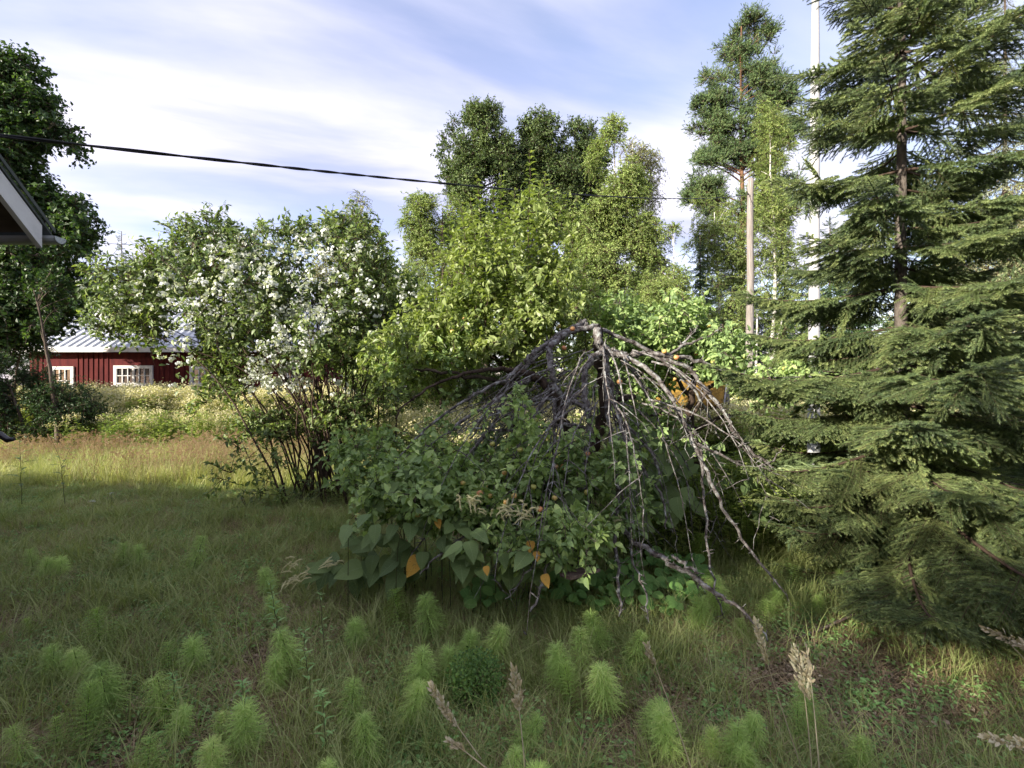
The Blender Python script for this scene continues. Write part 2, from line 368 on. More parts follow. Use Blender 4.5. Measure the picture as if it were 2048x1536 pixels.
# large leaf with midrib and side veins (object coordinates: leaf lies along +X, 1 unit long)
def veined(name, base, vein, base2, yellow=False):
    m, t = new_mat(name); n = t.nodes.new; l = t.links.new
    tcn = n('ShaderNodeTexCoord'); sp = n('ShaderNodeSeparateXYZ'); l(tcn.outputs['Object'], sp.inputs[0])
    ay = math_n('ABSOLUTE', sp.outputs[1], tree=t)
    mid = math_n('LESS_THAN', ay, 0.010, tree=t)
    # side veins curve towards the tip
    s = math_n('SUBTRACT', sp.outputs[0], math_n('MULTIPLY', math_n('POWER', ay, 1.3, tree=t), 0.9, tree=t), tree=t)
    w = math_n('FRACT', math_n('MULTIPLY', s, 8.0, tree=t), tree=t)
    sv = math_n('LESS_THAN', w, 0.09, tree=t)
    vv = math_n('MAXIMUM', mid, math_n('MULTIPLY', sv, .6, tree=t), tree=t)
    nz = n('ShaderNodeTexNoise'); nz.inputs['Scale'].default_value = 5; nz.inputs['Detail'].default_value = 5; l(tcn.outputs['Object'], nz.inputs['Vector'])
    oi = n('ShaderNodeObjectInfo')
    r = n('ShaderNodeMixRGB'); l(math_n('ADD', math_n('MULTIPLY', nz.outputs['Fac'], .6, tree=t), math_n('SUBTRACT', math_n('MULTIPLY', oi.outputs['Random'], .8, tree=t), .2, tree=t), tree=t), r.inputs[0])
    r.inputs[1].default_value = rgba(base); r.inputs[2].default_value = rgba(base2)
    if yellow:
        sp2 = n('ShaderNodeTexNoise'); sp2.inputs['Scale'].default_value = 16; l(tcn.outputs['Object'], sp2.inputs['Vector'])
        q = n('ShaderNodeMixRGB'); l(math_n('GREATER_THAN', sp2.outputs['Fac'], .66, tree=t), q.inputs[0]); l(r.outputs[0], q.inputs[1]); q.inputs[2].default_value = (.12,.05,.03,1); r = q
    mx = n('ShaderNodeMixRGB'); l(vv, mx.inputs[0]); l(r.outputs[0], mx.inputs[1]); mx.inputs[2].default_value = rgba(vein)
    p = n('ShaderNodeBsdfPrincipled'); l(mx.outputs[0], p.inputs['Base Color']); p.inputs['Roughness'].default_value = .55; p.inputs['Specular IOR Level'].default_value = .2
    b = n('ShaderNodeBump'); b.inputs['Strength'].default_value = .5; b.inputs['Distance'].default_value = .002; l(math_n('SUBTRACT', 1, vv, tree=t), b.inputs['Height']); l(b.outputs[0], p.inputs['Normal'])
    tr = n('ShaderNodeBsdfTranslucent'); l(mx.outputs[0], tr.inputs[0])
    ms = n('ShaderNodeMixShader'); ms.inputs[0].default_value = .2; l(p.outputs[0], ms.inputs[1]); l(tr.outputs[0], ms.inputs[2])
    o = n('ShaderNodeOutputMaterial'); l(ms.outputs[0], o.inputs[0]); return m
M['big_leaf'] = veined('knotweed_leaf', (0.112,0.174,0.065), (0.213,0.286,0.123), (0.185,0.258,0.090))
M['yellow_leaf'] = veined('yellowed_leaf', (.50,.26,.04), (.55,.40,.10), (.60,.36,.07), True)
M['round_leaf'] = veined('bergenia_leaf', (0.097,0.223,0.059), (0.223,0.356,0.119), (0.194,0.342,0.089))

# ------------------------------------------------------------------ leaf shapes (leaf lies along +X, normal +Z, length 1)
def leaf2(w=.5, fold=.12, bend=.15):
    V = np.array([(0,0,0),(.42,w/2,fold),(1,0,-bend),(.42,-w/2,fold)]); return V, np.array([(0,2,1),(0,3,2)])
def leaf_oval(w=.5, fold=.1, bend=.25, st=(.0,.18,.45,.75,1.), ww=(0,.75,1,.65,0)):
    V = []; F = []
    for i, (x, q) in enumerate(zip(st, ww)):
        z = -bend * x * x
        V += [(x, q*w/2, z + fold*q), (x, 0, z), (x, -q*w/2, z + fold*q)]
    for i in range(len(st) - 1):
        a = i * 3; b = a + 3
        F += [(a+1, b+1, b), (a+1, b, a), (a+2, b+2, b+1), (a+2, b+1, a+1)]
    return np.array(V, float), np.array(F)
def leaf_heart(w=.72, fold=.06, bend=.3):
    return leaf_oval(w, fold, bend, (-.06,.0,.06,.18,.35,.55,.75,.9,1.), (.45,.75,.9,1,.98,.8,.5,.2,0))
LEAF2 = leaf2(); LEAF2N = leaf2(.32, .08, .2); LEAF2R = leaf2(.75, .1, .15)
OVAL = leaf_oval(.52)

def rand_unit(rng, n):
    v = rng.normal(size=(n, 3)); return norm(v)

def tw_curve(rng, a, d, length, droop, n=5, wob=.05):
    t = np.linspace(0, 1, n)[:, None]
    return a + d * t * length + np.array((0, 0, -1.0)) * droop * length * t ** 2 + rng.normal(size=(n, 3)) * wob * length * t

def leaf_clump(rng, mat_leaf, mat_twig, radius=.5, twigs=8, per=9, leaf=.09, shape=LEAF2, droop=.15, up=.3, flat=1.0, lsd=.25):
    """branchlets radiating around +Z with leaves along them"""
    g = Geo()
    pos = []; xd = []; zh = []
    for i in range(twigs):
        d = norm(rng.normal(size=3) * np.array((1, 1, flat)) + np.array((0, 0, up)))
        Ln = radius * rng.uniform(.6, 1.1)
        P = tw_curve(rng, np.zeros(3), d, Ln, droop)
        g.tube(P, np.linspace(radius * .016, radius * .005, 5), 3, 1, cap=False)
        for k in range(per):
            t = rng.uniform(.2, 1.0); q = P[min(int(t * 4), 3)] * (1 - (t * 4 % 1)) + P[min(int(t * 4) + 1, 4)] * (t * 4 % 1)
            if t > .99: q = P[-1]
            pos.append(q + rng.normal(size=3) * .02 * radius)
            xd.append(d * .5 + rand_unit(rng, 1)[0] * .9 + np.array((0, 0, -.25)))
            zh.append(np.array((0, 0, 1.0)) + rand_unit(rng, 1)[0] * .8)
    pos = np.array(pos); Mx = frames(np.array(xd), np.array(zh)) * (leaf * (1 + lsd * rng.normal(size=len(pos)).clip(-2, 2)))[:, None, None]
    g.bake(shape, pos, Mx, 0, rng.random(len(pos)))
    return g, [mat_leaf, mat_twig]
def clump_set(nm, k, seed, **kw):
    out = []
    for i in range(k):
        rng = np.random.default_rng(seed + i); g, mm = leaf_clump(rng, **kw); out.append(proto(nm, g, mm))
    return out

def holes(P, s, off=0.0):
    return np.array([noise.noise(Vector((p[0] * s + off, p[1] * s - off, p[2] * s))) for p in P])

# ------------------------------------------------------------------ ground
def make_ground():
    g = Geo()
    xs = np.concatenate([-np.geomspace(150, 12, 14), np.linspace(-11.5, 11.5, 80), np.geomspace(12, 150, 14)])
    ys = np.concatenate([[-120, -60, -30, -15, -8], np.linspace(-6, 24, 100), np.geomspace(25, 200, 14)])
    X, Y = np.meshgrid(xs, ys); Z = gzv(X, Y)
    V = np.stack([X, Y, Z], -1).reshape(-1, 3); nx = len(xs); F = []
    for j in range(len(ys) - 1):
        for i in range(nx - 1):
            a = j * nx + i; F += [(a, a+1, a+nx+1), (a, a+nx+1, a+nx)]
    g.add(V, F)
    m, t = new_mat('ground_soil'); n = t.nodes.new; l = t.links.new
    ge = n('ShaderNodeNewGeometry')
    a = n('ShaderNodeTexNoise'); a.inputs['Scale'].default_value = .8; a.inputs['Detail'].default_value = 6; l(ge.outputs['Position'], a.inputs['Vector'])
    b = n('ShaderNodeTexNoise'); b.inputs['Scale'].default_value = 35; b.inputs['Detail'].default_value = 6; b.inputs['Roughness'].default_value = .7; l(ge.outputs['Position'], b.inputs['Vector'])
    r1 = n('ShaderNodeValToRGB'); l(b.outputs['Fac'], r1.inputs[0]); e = r1.color_ramp.elements
    e[0].position = .35; e[0].color = (.018,.022,.008,1); e[1].position = .7; e[1].color = (.075,.095,.03,1)
    r2 = n('ShaderNodeValToRGB'); l(b.outputs['Fac'], r2.inputs[0]); e = r2.color_ramp.elements
    e[0].position = .35; e[0].color = (.03,.024,.012,1); e[1].position = .7; e[1].color = (.13,.10,.05,1)
    mx = n('ShaderNodeMixRGB'); l(math_n('MULTIPLY', math_n('SUBTRACT', a.outputs['Fac'], .46, tree=t), 7, tree=t), mx.inputs[0]); mx.use_clamp = True
    l(r1.outputs[0], mx.inputs[1]); l(r2.outputs[0], mx.inputs[2])
    p = n('ShaderNodeBsdfPrincipled'); p.inputs['Roughness'].default_value = 1; p.inputs['Specular IOR Level'].default_value = .1; l(mx.outputs[0], p.inputs['Base Color'])
    bp = n('ShaderNodeBump'); bp.inputs['Distance'].default_value = .04; l(b.outputs['Fac'], bp.inputs['Height']); l(bp.outputs[0], p.inputs['Normal'])
    o = n('ShaderNodeOutputMaterial'); l(p.outputs[0], o.inputs[0])
    tagit(obj('ground', g.mesh('ground', m, True)), 'mossy lawn soil under the grass and weeds', None, kind='structure')
make_ground()

# ------------------------------------------------------------------ buildings
def near_house():
    X0, YE, HE = -2.62, 2.62, 2.44          # right rake, far eave
    YR, HR = 1.5, HE + 1.12                  # ridge, out of view; height and place set for the shadow it casts
    YB = 0.38
    XL = -9.0
    h = thing('wooden_house', 'corner of a wooden house with white rake board and brown eaves at left edge', 'house', (-5.8, 0, 0))
    wx1 = X0 - .42; wy1 = YE - .42
    # walls of upright boards
    g = Geo(); n = 34
    def boards(pa, pb, axis, fixed, top):
        k = int(abs(pb - pa) / .14)
        for i in range(k):
            a = pa + (pb - pa) * i / k; b = a + (pb - pa) / k * .93
            z1 = top((a + b) / 2)
            if axis == 'x': lo = (min(a, b), fixed - .02, .35); hi = (max(a, b), fixed + .02, z1)
            else: lo = (fixed - .02, min(a, b), .35); hi = (fixed + .02, max(a, b), z1)
            g.box(lo, hi, 0, random.random())
    boards(XL + .3, wx1, 'x', wy1, lambda a: HE - .02 + .38)
    boards(YR * 2 - wy1, wy1, 'y', wx1, lambda a: HR - .14 - abs(a - YR) * 1.0)
    boards(XL + .3, wx1, 'x', YR * 2 - wy1, lambda a: HE - .02 + .38)
    obj('wall', g.mesh('house_wall', M['red_board']), h)
    g = Geo(); g.box((XL + .35, YR * 2 - wy1 + .05, -.1), (wx1 - .06, wy1 - .05, .34)); g.box((XL + .35, YR * 2 - wy1 + .06, .34), (wx1 - .07, wy1 - .06, HE)); obj('foundation', g.mesh('house_base', M['grey_wood']), h)
    # roof slabs
    for nm, y0, y1, z0, z1 in (('roof', YE + .05, YR, HE - .05, HR), ('roof', YB - .05, YR, HE - .05, HR)):
        g = Geo()
        a = [(XL, y0, z0 + .075), (X0, y0, z0 + .075), (X0, y1, z1 + .075), (XL, y1, z1 + .075)]
        b = [(p[0], p[1], p[2] - .02) for p in a]
        g.quad(*a); g.quad(*b[::-1])
        for i in range(4): j = (i + 1) % 4; g.quad(a[i], b[i], b[j], a[j])
        obj(nm, g.mesh('house_roof', M['roof_dark']), h)
    # soffit boards, underside of the far slope, each board running along the eave
    k = 22
    for i in range(k):
        t0 = i / k; t1 = (i + .94) / k
        def pt(t, x, dz): return (x, YE - (YE - YR) * t, HE + (HR - HE) * t + dz)
        g = Geo()
        top = [pt(t0, XL + .1, .03), pt(t0, X0 - .045, .03), pt(t1, X0 - .045, .03), pt(t1, XL + .1, .03)]
        bot = [(p[0], p[1], p[2] - .022) for p in top]
        g.quad(*top); g.quad(*bot[::-1])
        for q in range(4): r_ = (q + 1) % 4; g.quad(top[q], bot[q], bot[r_], top[r_])
        obj('soffit_board', g.mesh('soffit_board', M['soffit']), h)
    # rake boards (white) both slopes
    for sgn in (1, -1):
        g = Geo()
        ye = YR + sgn * (YE - YR); a0 = (X0 - .035, ye, HE + .045); a1 = (X0 - .035, YR, HR + .045)
        d = .125
        P = [(a0[0], a0[1], a0[2]), (a0[0], a0[1], a0[2] - d), (a1[0], a1[1], a1[2] - d), a1]
        Q = [(p[0] + .03, p[1], p[2]) for p in P]
        if sgn < 0: P, Q = Q, P
        g.quad(*Q); g.quad(*P[::-1])
        for i in range(4): j = (i + 1) % 4; g.quad(P[i], Q[i], Q[j], P[j])
        obj('rake_board', g.mesh('rake_board', M['white_paint']), h)
        # metal drip edge on top
        g = Geo()
        P = [(X0 + .004, ye + sgn * .06, HE - .01 + .03), (X0 + .004, ye + sgn * .06, HE + .045), (X0 + .004, YR, HR + .10), (X0 + .004, YR, HR + .085)]
        Q = [(p[0] + .008, p[1], p[2]) for p in P]
        g.quad(*Q); g.quad(*P[::-1])
        for i in range(4): j = (i + 1) % 4; g.quad(P[i], Q[i], Q[j], P[j])
        obj('drip_edge', g.mesh('drip_edge', M['roof_dark']), h)
    # half-round gutter, runs past the rake
    g = Geo(); k = 9; V = []; F = []
    yc, zc_ = YE + .055, HE - .005
    xa, xb = XL, X0 + .045
    for x in (xa, xb):
        for rr in (.040, .036):
            for i in range(k):
                a = math.pi + math.pi * i / (k - 1); V.append((x, yc + rr * math.cos(a), zc_ + rr * math.sin(a)))
    for i in range(k - 1):
        F += [(i, i + 1, 2*k + i + 1), (i, 2*k + i + 1, 2*k + i)]
        F += [(k + i, 3*k + i, 3*k + i + 1), (k + i, 3*k + i + 1, k + i + 1)]
        F += [(2*k + i, 2*k + i + 1, 3*k + i + 1), (2*k + i, 3*k + i + 1, 3*k + i)]
    for b_ in (0, 2 * k):
        for i in range(1, k - 1): F.append((b_, b_ + i, b_ + i + 1))
    g.add(V, F); obj('gutter', g.mesh('gutter', M['gutter'], False), h)
    g = Geo(); g.tube([(X0 - .55, YE - .38, HE - .04), (X0 - .36, YE - .28, HE + .02), (X0 - .20, YE - .2, HE + .055)], .016, 6); obj('cable_bracket', g.mesh('cable_bracket', M['white_paint']), h)
near_house()

def red_barn():
    D = 15.0; x0, x1 = wx(20, D), wx(628, D); HE = 2.78; yr = D + 3.3; HR = 4.95; yb = D + 6.6
    b = thing('red_barn', 'long low red barn with a pale ribbed metal roof behind the flowering bush', 'barn', ((x0 + x1) / 2, D + 3.3, 0))
    g = Geo()
    g.box((x0 + .3, D + .32, 0), (x1 - .3, D + .40, HE)); g.box((x0 + .3, yb - .40, 0), (x1 - .3, yb - .32, HE))
    for x in (x0 + .3, x1 - .38):
        V = []
        for xx in (x, x + .08): V += [(xx, D + .40, 0), (xx, yb - .40, 0), (xx, yb - .40, HE + .1), (xx, yr, HR - .08), (xx, D + .40, HE + .1)]
        F = [(0,2,1),(0,3,2),(0,4,3),(5,6,7),(5,7,8),(5,8,9)]
        for i in range(5): j = (i + 1) % 5; F += [(i, j, 5 + j), (i, 5 + j, 5 + i)]
        g.add(V, F)
    obj('wall', g.mesh('barn_wall', M['red_board']), b)
    # cover battens on the board wall
    n = 0; x = x0 + .36
    bat = Geo(); bat.box((0, -.022, .2), (.045, 0, HE - .12)); bm_ = bat.mesh('batten', M['red_board'])
    wins = [(102, 148, 735, 790), (228, 306, 733, 772), (380, 428, 735, 772), (560, 600, 735, 772)]
    def inwin(x):
        for a, c, *_ in wins:
            if wx(a, D + .3) - .08 < x < wx(c, D + .3) + .03: return True
        return False
    while x < x1 - .35:
        if not inwin(x): obj('batten', bm_, b, loc=(x, D + .319, 0), world=True)
        x += .165
    for (a, c, t_, bt) in wins:
        X0, X1 = wx(a, D + .3), wx(c, D + .3); Z1 = CAM_H + (770 - t_) / FPX * (D + .3); Z0 = CAM_H + (770 - bt) / FPX * (D + .3)
        fr = Geo(); y = D + .27; w = .10
        fr.box((X0, y, Z1 - w), (X1, y + .06, Z1)); fr.box((X0, y, Z0), (X1, y + .06, Z0 + w * .7))
        fr.box((X0, y + .002, Z0 + w*.7), (X0 + w, y + .062, Z1 - w)); fr.box((X1 - w, y + .002, Z0 + w*.7), (X1, y + .062, Z1 - w))
        f = obj('window', fr.mesh('window_frame', M['white_paint']), b)
        nc = 6 if (X1 - X0) > 1 else 3; xs = np.linspace(X0 + w, X1 - w, nc + 1); zm = (Z0 + w*.7 + Z1 - w) / 2
        br = Geo()
        for i, xx in enumerate(xs[1:-1]):
            q = .035 if (nc == 6 and i == 2) else .014
            br.box((xx - q, y + .012, Z0 + w*.7), (xx + q, y + .045, Z1 - w))
        br.box((X0 + w, y + .015, zm - .013), (X1 - w, y + .043, zm + .013)); obj('glazing_bar', br.mesh('glazing_bar', M['white_paint']), f)
        for i in range(nc):
            for z0, z1 in ((Z0 + w*.7, zm), (zm, Z1 - w)):
                pn = Geo(); pn.box((xs[i] + .002, y + .048, z0 + .002), (xs[i+1] - .002, y + .054, z1 - .002)); obj('pane', pn.mesh('pane', M['glass']), f)
        sl = Geo(); sl.box((X0 - .04, y - .03, Z0 - .045), (X1 + .04, y + .05, Z0 - .002)); obj('sill', sl.mesh('sill', M['white_paint']), f)
    rise = (HR - HE) / (yr - D)
    for s in (0, 1):
        g = Geo(); ya = D if s == 0 else yb
        a = [(x0, ya, HE), (x1, ya, HE), (x1, yr, HR), (x0, yr, HR)]; c = [(p[0], p[1], p[2] - .05) for p in a]
        g.quad(*a); g.quad(*c[::-1])
        for i in range(4): j = (i + 1) % 4; g.quad(a[i], c[i], c[j], a[j])
        obj('roof', g.mesh('barn_roof', M['roof_metal']), b)
    roof = None
    sm = Geo(); L_ = math.hypot(yr - D, HR - HE); sm.box((-.016, 0, 0), (.016, L_, .045)); sme = sm.mesh('seam', M['roof_metal'])
    ang = math.atan2(HR - HE, yr - D); x = x0 + .03
    while x < x1:
        obj('roof_seam', sme, b, loc=(x, D, HE + .001), rot=(ang, 0, 0)); x += .26
    g = Geo(); g.box((x0, D - .025, HE - .16), (x1, D - .003, HE - .012)); obj('eave_board', g.mesh('eave_board', M['white_paint']), b)
red_barn()

def dog_house():
    D = 8.0; c = W(1412, 800, D)
    h = thing('garden_hut', 'small low garden hut with orange moss covering its roof among shrubs', 'hut', (c[0], D, 0))
    hw, zr, ze = .42, CAM_H + (770 - 768) / FPX * D, CAM_H + (770 - 806) / FPX * D
    x0 = wx(1445, D) ; y0 = D; L_ = 1.0
    # gable towards the right-front; ridge runs to the left and away
    th = R(150); ux = Vector((math.cos(th), math.sin(th), 0)); vx = Vector((-ux.y, ux.x, 0))
    o_ = Vector((x0, y0, 0))
    def p(u, v, z): q = o_ + ux * u + vx * v; return (q.x, q.y, z)
    zb = 0.55
    g = Geo()
    for u in (0.06, L_ - .06):
        g.add([p(u, -hw+.06, 0), p(u, hw-.06, 0), p(u, hw-.06, ze), p(u, 0, zr - .06), p(u, -hw+.06, ze)], [(0,1,2),(0,2,3),(0,3,4)])
    for v in (-hw + .06, hw - .06): g.quad(p(.06, v, 0), p(L_ - .06, v, 0), p(L_ - .06, v, ze), p(.06, v, ze))
    obj('wall', g.mesh('hut_wall', M['old_wood']), h)
    rng = np.random.default_rng(3)
    for s in (-1, 1):
        g = Geo(); n = 10; V = []; F = []
        for lay in (0, 1):
            for i in range(n + 1):
                for j in range(5):
                    u = -.05 + (L_ + .1) * i / n; t = j / 4; v = s * (hw + .07) * t; z = zr + (ze - .05 - zr) * t
                    z += (.02 + rng.random() * .05) * (1 if lay else 0)
                    V.append(p(u, v, z))
        m5 = 5 * (n + 1)
        for i in range(n):
            for j in range(4):
                a = i * 5 + j; F += [(a, a+5, a+6), (a, a+6, a+1), (a+m5, a+6+m5, a+5+m5), (a+m5, a+1+m5, a+6+m5)]
        for i in range(n):
            for j in (0, 4): a = i * 5 + j; F += [(a, a+5, a+5+m5), (a, a+5+m5, a+m5)]
        for j in range(4):
            for i in (0, n): a = i*5+j; F += [(a, a+1, a+1+m5), (a, a+1+m5, a+m5)]
        g.add(V, F); rf = obj('roof', g.mesh('mossy_roof', M['moss']), h)
        g = Geo()
        P = [p(-.08, 0, zr + .03), p(-.08, s * (hw + .1), ze - .05), p(-.08, s * (hw + .1), ze - .11), p(-.08, 0, zr - .04)]
        Q = [p(-.06, 0, zr + .03), p(-.06, s * (hw + .1), ze - .05), p(-.06, s * (hw + .1), ze - .11), p(-.06, 0, zr - .04)]
        g.quad(*P); g.quad(*Q[::-1])
        for i in range(4): j = (i + 1) % 4; g.quad(P[i], Q[i], Q[j], P[j])
        obj('rake_board', g.mesh('hut_rake', M['grey_wood']), h)
    for v in (-hw, -.02):
        g = Geo(); a = p(-.07, v, 0); g.box((a[0] - .02, a[1] - .02, 0), (a[0] + .02, a[1] + .02, ze - .04 if v < -.1 else zr - .05)); obj('post', g.mesh('hut_post', M['grey_wood']), h)
dog_house()

# ------------------------------------------------------------------ poles and cable
rng = np.random.default_rng(11)
D = 7.0; fx = wx(1627, D)
fp = thing('flagpole', 'tall white painted flagpole standing behind the spruce', 'flagpole', (fx, D, 0))
g = Geo(); hs = np.linspace(-.1, 9.4, 24)
g.tube([(fx + .004 * h, D, h) for h in hs], np.interp(hs, [-.1, 1, 6, 9.4], [.086, .082, .062, .03]), 20); obj('pole', g.mesh('flagpole', M['pole_white'], True), fp)
g = Geo(); a = np.linspace(-math.pi/2, math.pi/2, 7); g.tube([(fx + .038, D, 9.46 + .07 * math.sin(t)) for t in a], np.maximum(.07 * np.cos(a), .004), 14); obj('finial', g.mesh('finial', M['pole_white'], True), fp)

D = 14.0; ux_ = wx(1501, D); utop = CAM_H + (770 - 360) / FPX * D
up_ = thing('utility_pole', 'weathered grey wooden utility pole with a cracked top', 'utility pole', (ux_, D, 0))
g = Geo(); hs = np.linspace(-.1, utop, 30)
g.tube([(ux_ - .012 * (utop - h) * .3 + .01 * math.sin(h * 1.7), D, h) for h in hs], np.interp(hs, [0, 2, utop], [.13, .115, .085]), 14, knob=.05, rng=rng); obj('pole', g.mesh('utility_pole', M['pole_wood'], True), up_)
g = Geo(); g.tube([(ux_ - .1, D - .1, utop - .50), (ux_ - .17, D - .16, utop - .5), (ux_ - .17, D - .16, utop - .42)], .02, 6); obj('insulator', g.mesh('insulator', M['cable']), up_)

g1, g2 = Geo(), Geo()
A = np.array((-2.97, 1.5, 2.55)); B = np.array((ux_ - .13, D - .12, utop - .52))
n = 900; ts = np.linspace(0, 1, n); P = A + (B - A) * ts[:, None]
P0 = W(0, 258, 2.2)
P[:, 2] -= 4 * .22 * ts * (1 - ts)
T = norm(B - A); X_ = norm(np.cross(T, (0, 0, 1.0))); Y_ = np.cross(T, X_)
ln = np.linalg.norm(B - A); ph = ts * ln / .62 * 2 * math.pi + 1.5 * np.sin(ts * 40)
for gg, s in ((g1, 0), (g2, math.pi)):
    gg.tube(P + 0.0044 * (np.cos(ph + s)[:, None] * X_ + np.sin(ph + s)[:, None] * Y_), .0056, 6)
cb = thing('overhead_cable', 'black twisted overhead cable running from the house to the utility pole', 'cable', tuple(A))
obj('strand', g1.mesh('strand', M['cable'], True), cb); obj('strand', g2.mesh('strand', M['cable'], True), cb)
g = Geo(); A2 = W(60, 478, 24); B2 = W(760, 512, 24); ts = np.linspace(0, 1, 30)[:, None]; P = A2 + (B2 - A2) * ts; P[:, 2] -= .5 * (ts * (1 - ts))[:, 0]
g.tube(P, .012, 4); tagit(obj('thin_wire', g.mesh('thin_wire', M['cable'])), 'thin far wire crossing the sky above the barn roof', 'wire')

# ------------------------------------------------------------------ trees
PR = {}
PR['maple'] = clump_set('maple_clump', 4, 100, mat_leaf=M['maple'], mat_twig=M['bark_brown'], radius=.55, twigs=10, per=10, leaf=.105, shape=LEAF2R, droop=.2)
PR['poplar'] = clump_set('poplar_clump', 4, 120, mat_leaf=M['poplar'], mat_twig=M['bark_brown'], radius=.75, twigs=12, per=13, leaf=.105, shape=LEAF2R, droop=.05, up=.9)
PR['birch'] = clump_set('birch_clump', 4, 140, mat_leaf=M['birch'], mat_twig=M['twig_brown'], radius=.6, twigs=10, per=16, leaf=.052, shape=LEAF2R, droop=.35, up=.4)
PR['birch_pale'] = clump_set('pale_birch_clump', 4, 160, mat_leaf=M['birch_pale'], mat_twig=M['twig_brown'], radius=.7, twigs=8, per=9, leaf=.06, shape=LEAF2R, droop=.6, up=.3)
PR['shrub'] = clump_set('shrub_clump', 4, 180, mat_leaf=M['shrub_leaf'], mat_twig=M['twig_brown'], radius=.35, twigs=8, per=10, leaf=.06, shape=LEAF2, droop=.15, up=.6)
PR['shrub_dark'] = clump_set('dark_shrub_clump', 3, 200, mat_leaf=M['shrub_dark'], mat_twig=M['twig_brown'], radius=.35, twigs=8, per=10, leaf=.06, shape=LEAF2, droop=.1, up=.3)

def needle_fan(rng, axis_pts, n, length, width, g, mi, rnd, ang=.9):
    """needles as thin triangles around a shoot"""
    P = np.asarray(axis_pts); t = rng.uniform(0, 1, n) * (len(P) - 1); i = np.minimum(t.astype(int), len(P) - 2); f = (t - i)[:, None]
    q = P[i] * (1 - f) + P[i+1] * f; T = norm(P[i+1] - P[i])
    u = rand_unit(rng, n); u = norm(u - (u * T).sum(1)[:, None] * T)
    d = norm(T * math.cos(ang) + u * math.sin(ang)); s = norm(np.cross(d, u))
    Ln = length * rng.uniform(.8, 1.15, n)[:, None]
    V = np.stack([q + s * width, q - s * width, q + d * Ln], 1).reshape(-1, 3)
    g.add(V, np.arange(3 * n).reshape(-1, 3), mi, rnd if not np.isscalar(rnd) else rnd)

def pine_clump(seed):
    rng = np.random.default_rng(seed); g = Geo()
    for i in range(11):
        d = norm(rng.normal(size=3) * np.array((1, 1, .35)) + np.array((0, 0, .55))); P = tw_curve(rng, np.zeros(3), d, rng.uniform(.25, .55), -.25, 4)
        g.tube(P, np.linspace(.012, .005, 4), 3, 1, cap=False)
        for k in range(3):
            a = P[1 + k % 3]; d2 = norm(d + rng.normal(size=3) * .5 + np.array((0, 0, .5)))
            needle_fan(rng, [a, a + d2 * .16], 34, .085, .007, g, 0, rng.random(), .75)
    return proto('pine_clump', g, [M['pine'], M['bark_brown']])
PR['pine'] = [pine_clump(s) for s in (1, 2, 3)]

def broadleaf(name, label, cat, basex, depth, lobes, pr, n, tr=.16, bark='bark_brown', group=None, cs=1.0, hole=.12, seed=0, yr=.9, out=.35, limbs=16, dz=0.0, hs=.5, base_y=None, lean=0):
    """lobes: (px, py, rx px, ry px[, depth offset]); limbs and crown built at their real distance"""
    rng = np.random.default_rng(seed + 1000)
    bx = wx(basex, depth); t = thing(name, label, cat, (bx, depth, gz(bx, depth)), group)
    C = []; Rr = []
    for lb in lobes:
        dd = depth + (lb[4] if len(lb) > 4 else 0)
        C.append(W(lb[0], lb[1], dd)); rx, rz = lb[2] / FPX * dd, lb[3] / FPX * dd; Rr.append((rx, min(rx, rz * 1.5) * yr, rz))
    C = np.array(C); Rr = np.array(Rr); wgt = (Rr.prod(1)) ** .62; wgt /= wgt.sum()
    k = int(n * 1.6); li = rng.choice(len(C), k, p=wgt); u = rand_unit(rng, k); rad = rng.random(k) ** out
    P = C[li] + u * Rr[li] * rad[:, None]
    hv = holes(P, hs, seed * .37); P = P[hv > -hole]; u = u[hv > -hole]; rad = rad[hv > -hole]
    P, u = P[:n], u[:n]
    ok = P[:, 2] > .15; P, u = P[ok], u[ok]
    Mx = frames_z(u * .8 + np.array((0, 0, .9)), rng)
    scatter('crown', PR[pr], P, mats_to_euler(Mx), cs * rng.uniform(.7, 1.25, len(P)), parent=t, rng=rng)
    # trunk + limbs
    g = Geo(); top = C[np.argmax(C[:, 2])].copy(); base = np.array((bx, depth, gz(bx, depth) - .05))
    m = 12; s = np.linspace(0, 1, m)[:, None]; wob = np.cumsum(rng.normal(size=(m, 3)) * .02 * (top[2]) / m * 2, 0); wob[:, 2] = 0; wob[0] = 0
    ctrl = base + (top - base) * s; ctrl[:, :2] = base[:2] + (top[:2] - base[:2]) * (s ** 1.5); ctrl += wob
    g.tube(ctrl, tr * np.interp(s[:, 0], [0, .08, 1], [1.35, 1, .15]), 9, knob=.05, rng=rng)
    for i in range(limbs):
        q = P[rng.integers(len(P))]; zt = min(max(q[2] - rng.uniform(.2, .5) * np.linalg.norm(q[:2] - base[:2]) - .2, base[2] + .3), top[2] * .92)
        f = (zt - base[2]) / (top[2] - base[2]); a = ctrl[0] * 0 + np.array([np.interp(f, s[:, 0], ctrl[:, j]) for j in range(3)])
        mid = (a + q) / 2 + np.array((0, 0, .12 * np.linalg.norm(q - a))) + rng.normal(size=3) * .05
        sp_ = np.linspace(0, 1, 7)[:, None]; B_ = (1 - sp_) ** 2 * a + 2 * sp_ * (1 - sp_) * mid + sp_ ** 2 * q
        g.tube(B_, np.linspace(tr * .38 * (1 - .6 * f), tr * .06, 7), 5, cap=False)
    obj('trunk', g.mesh('trunk', M[bark], True), t)
    return t

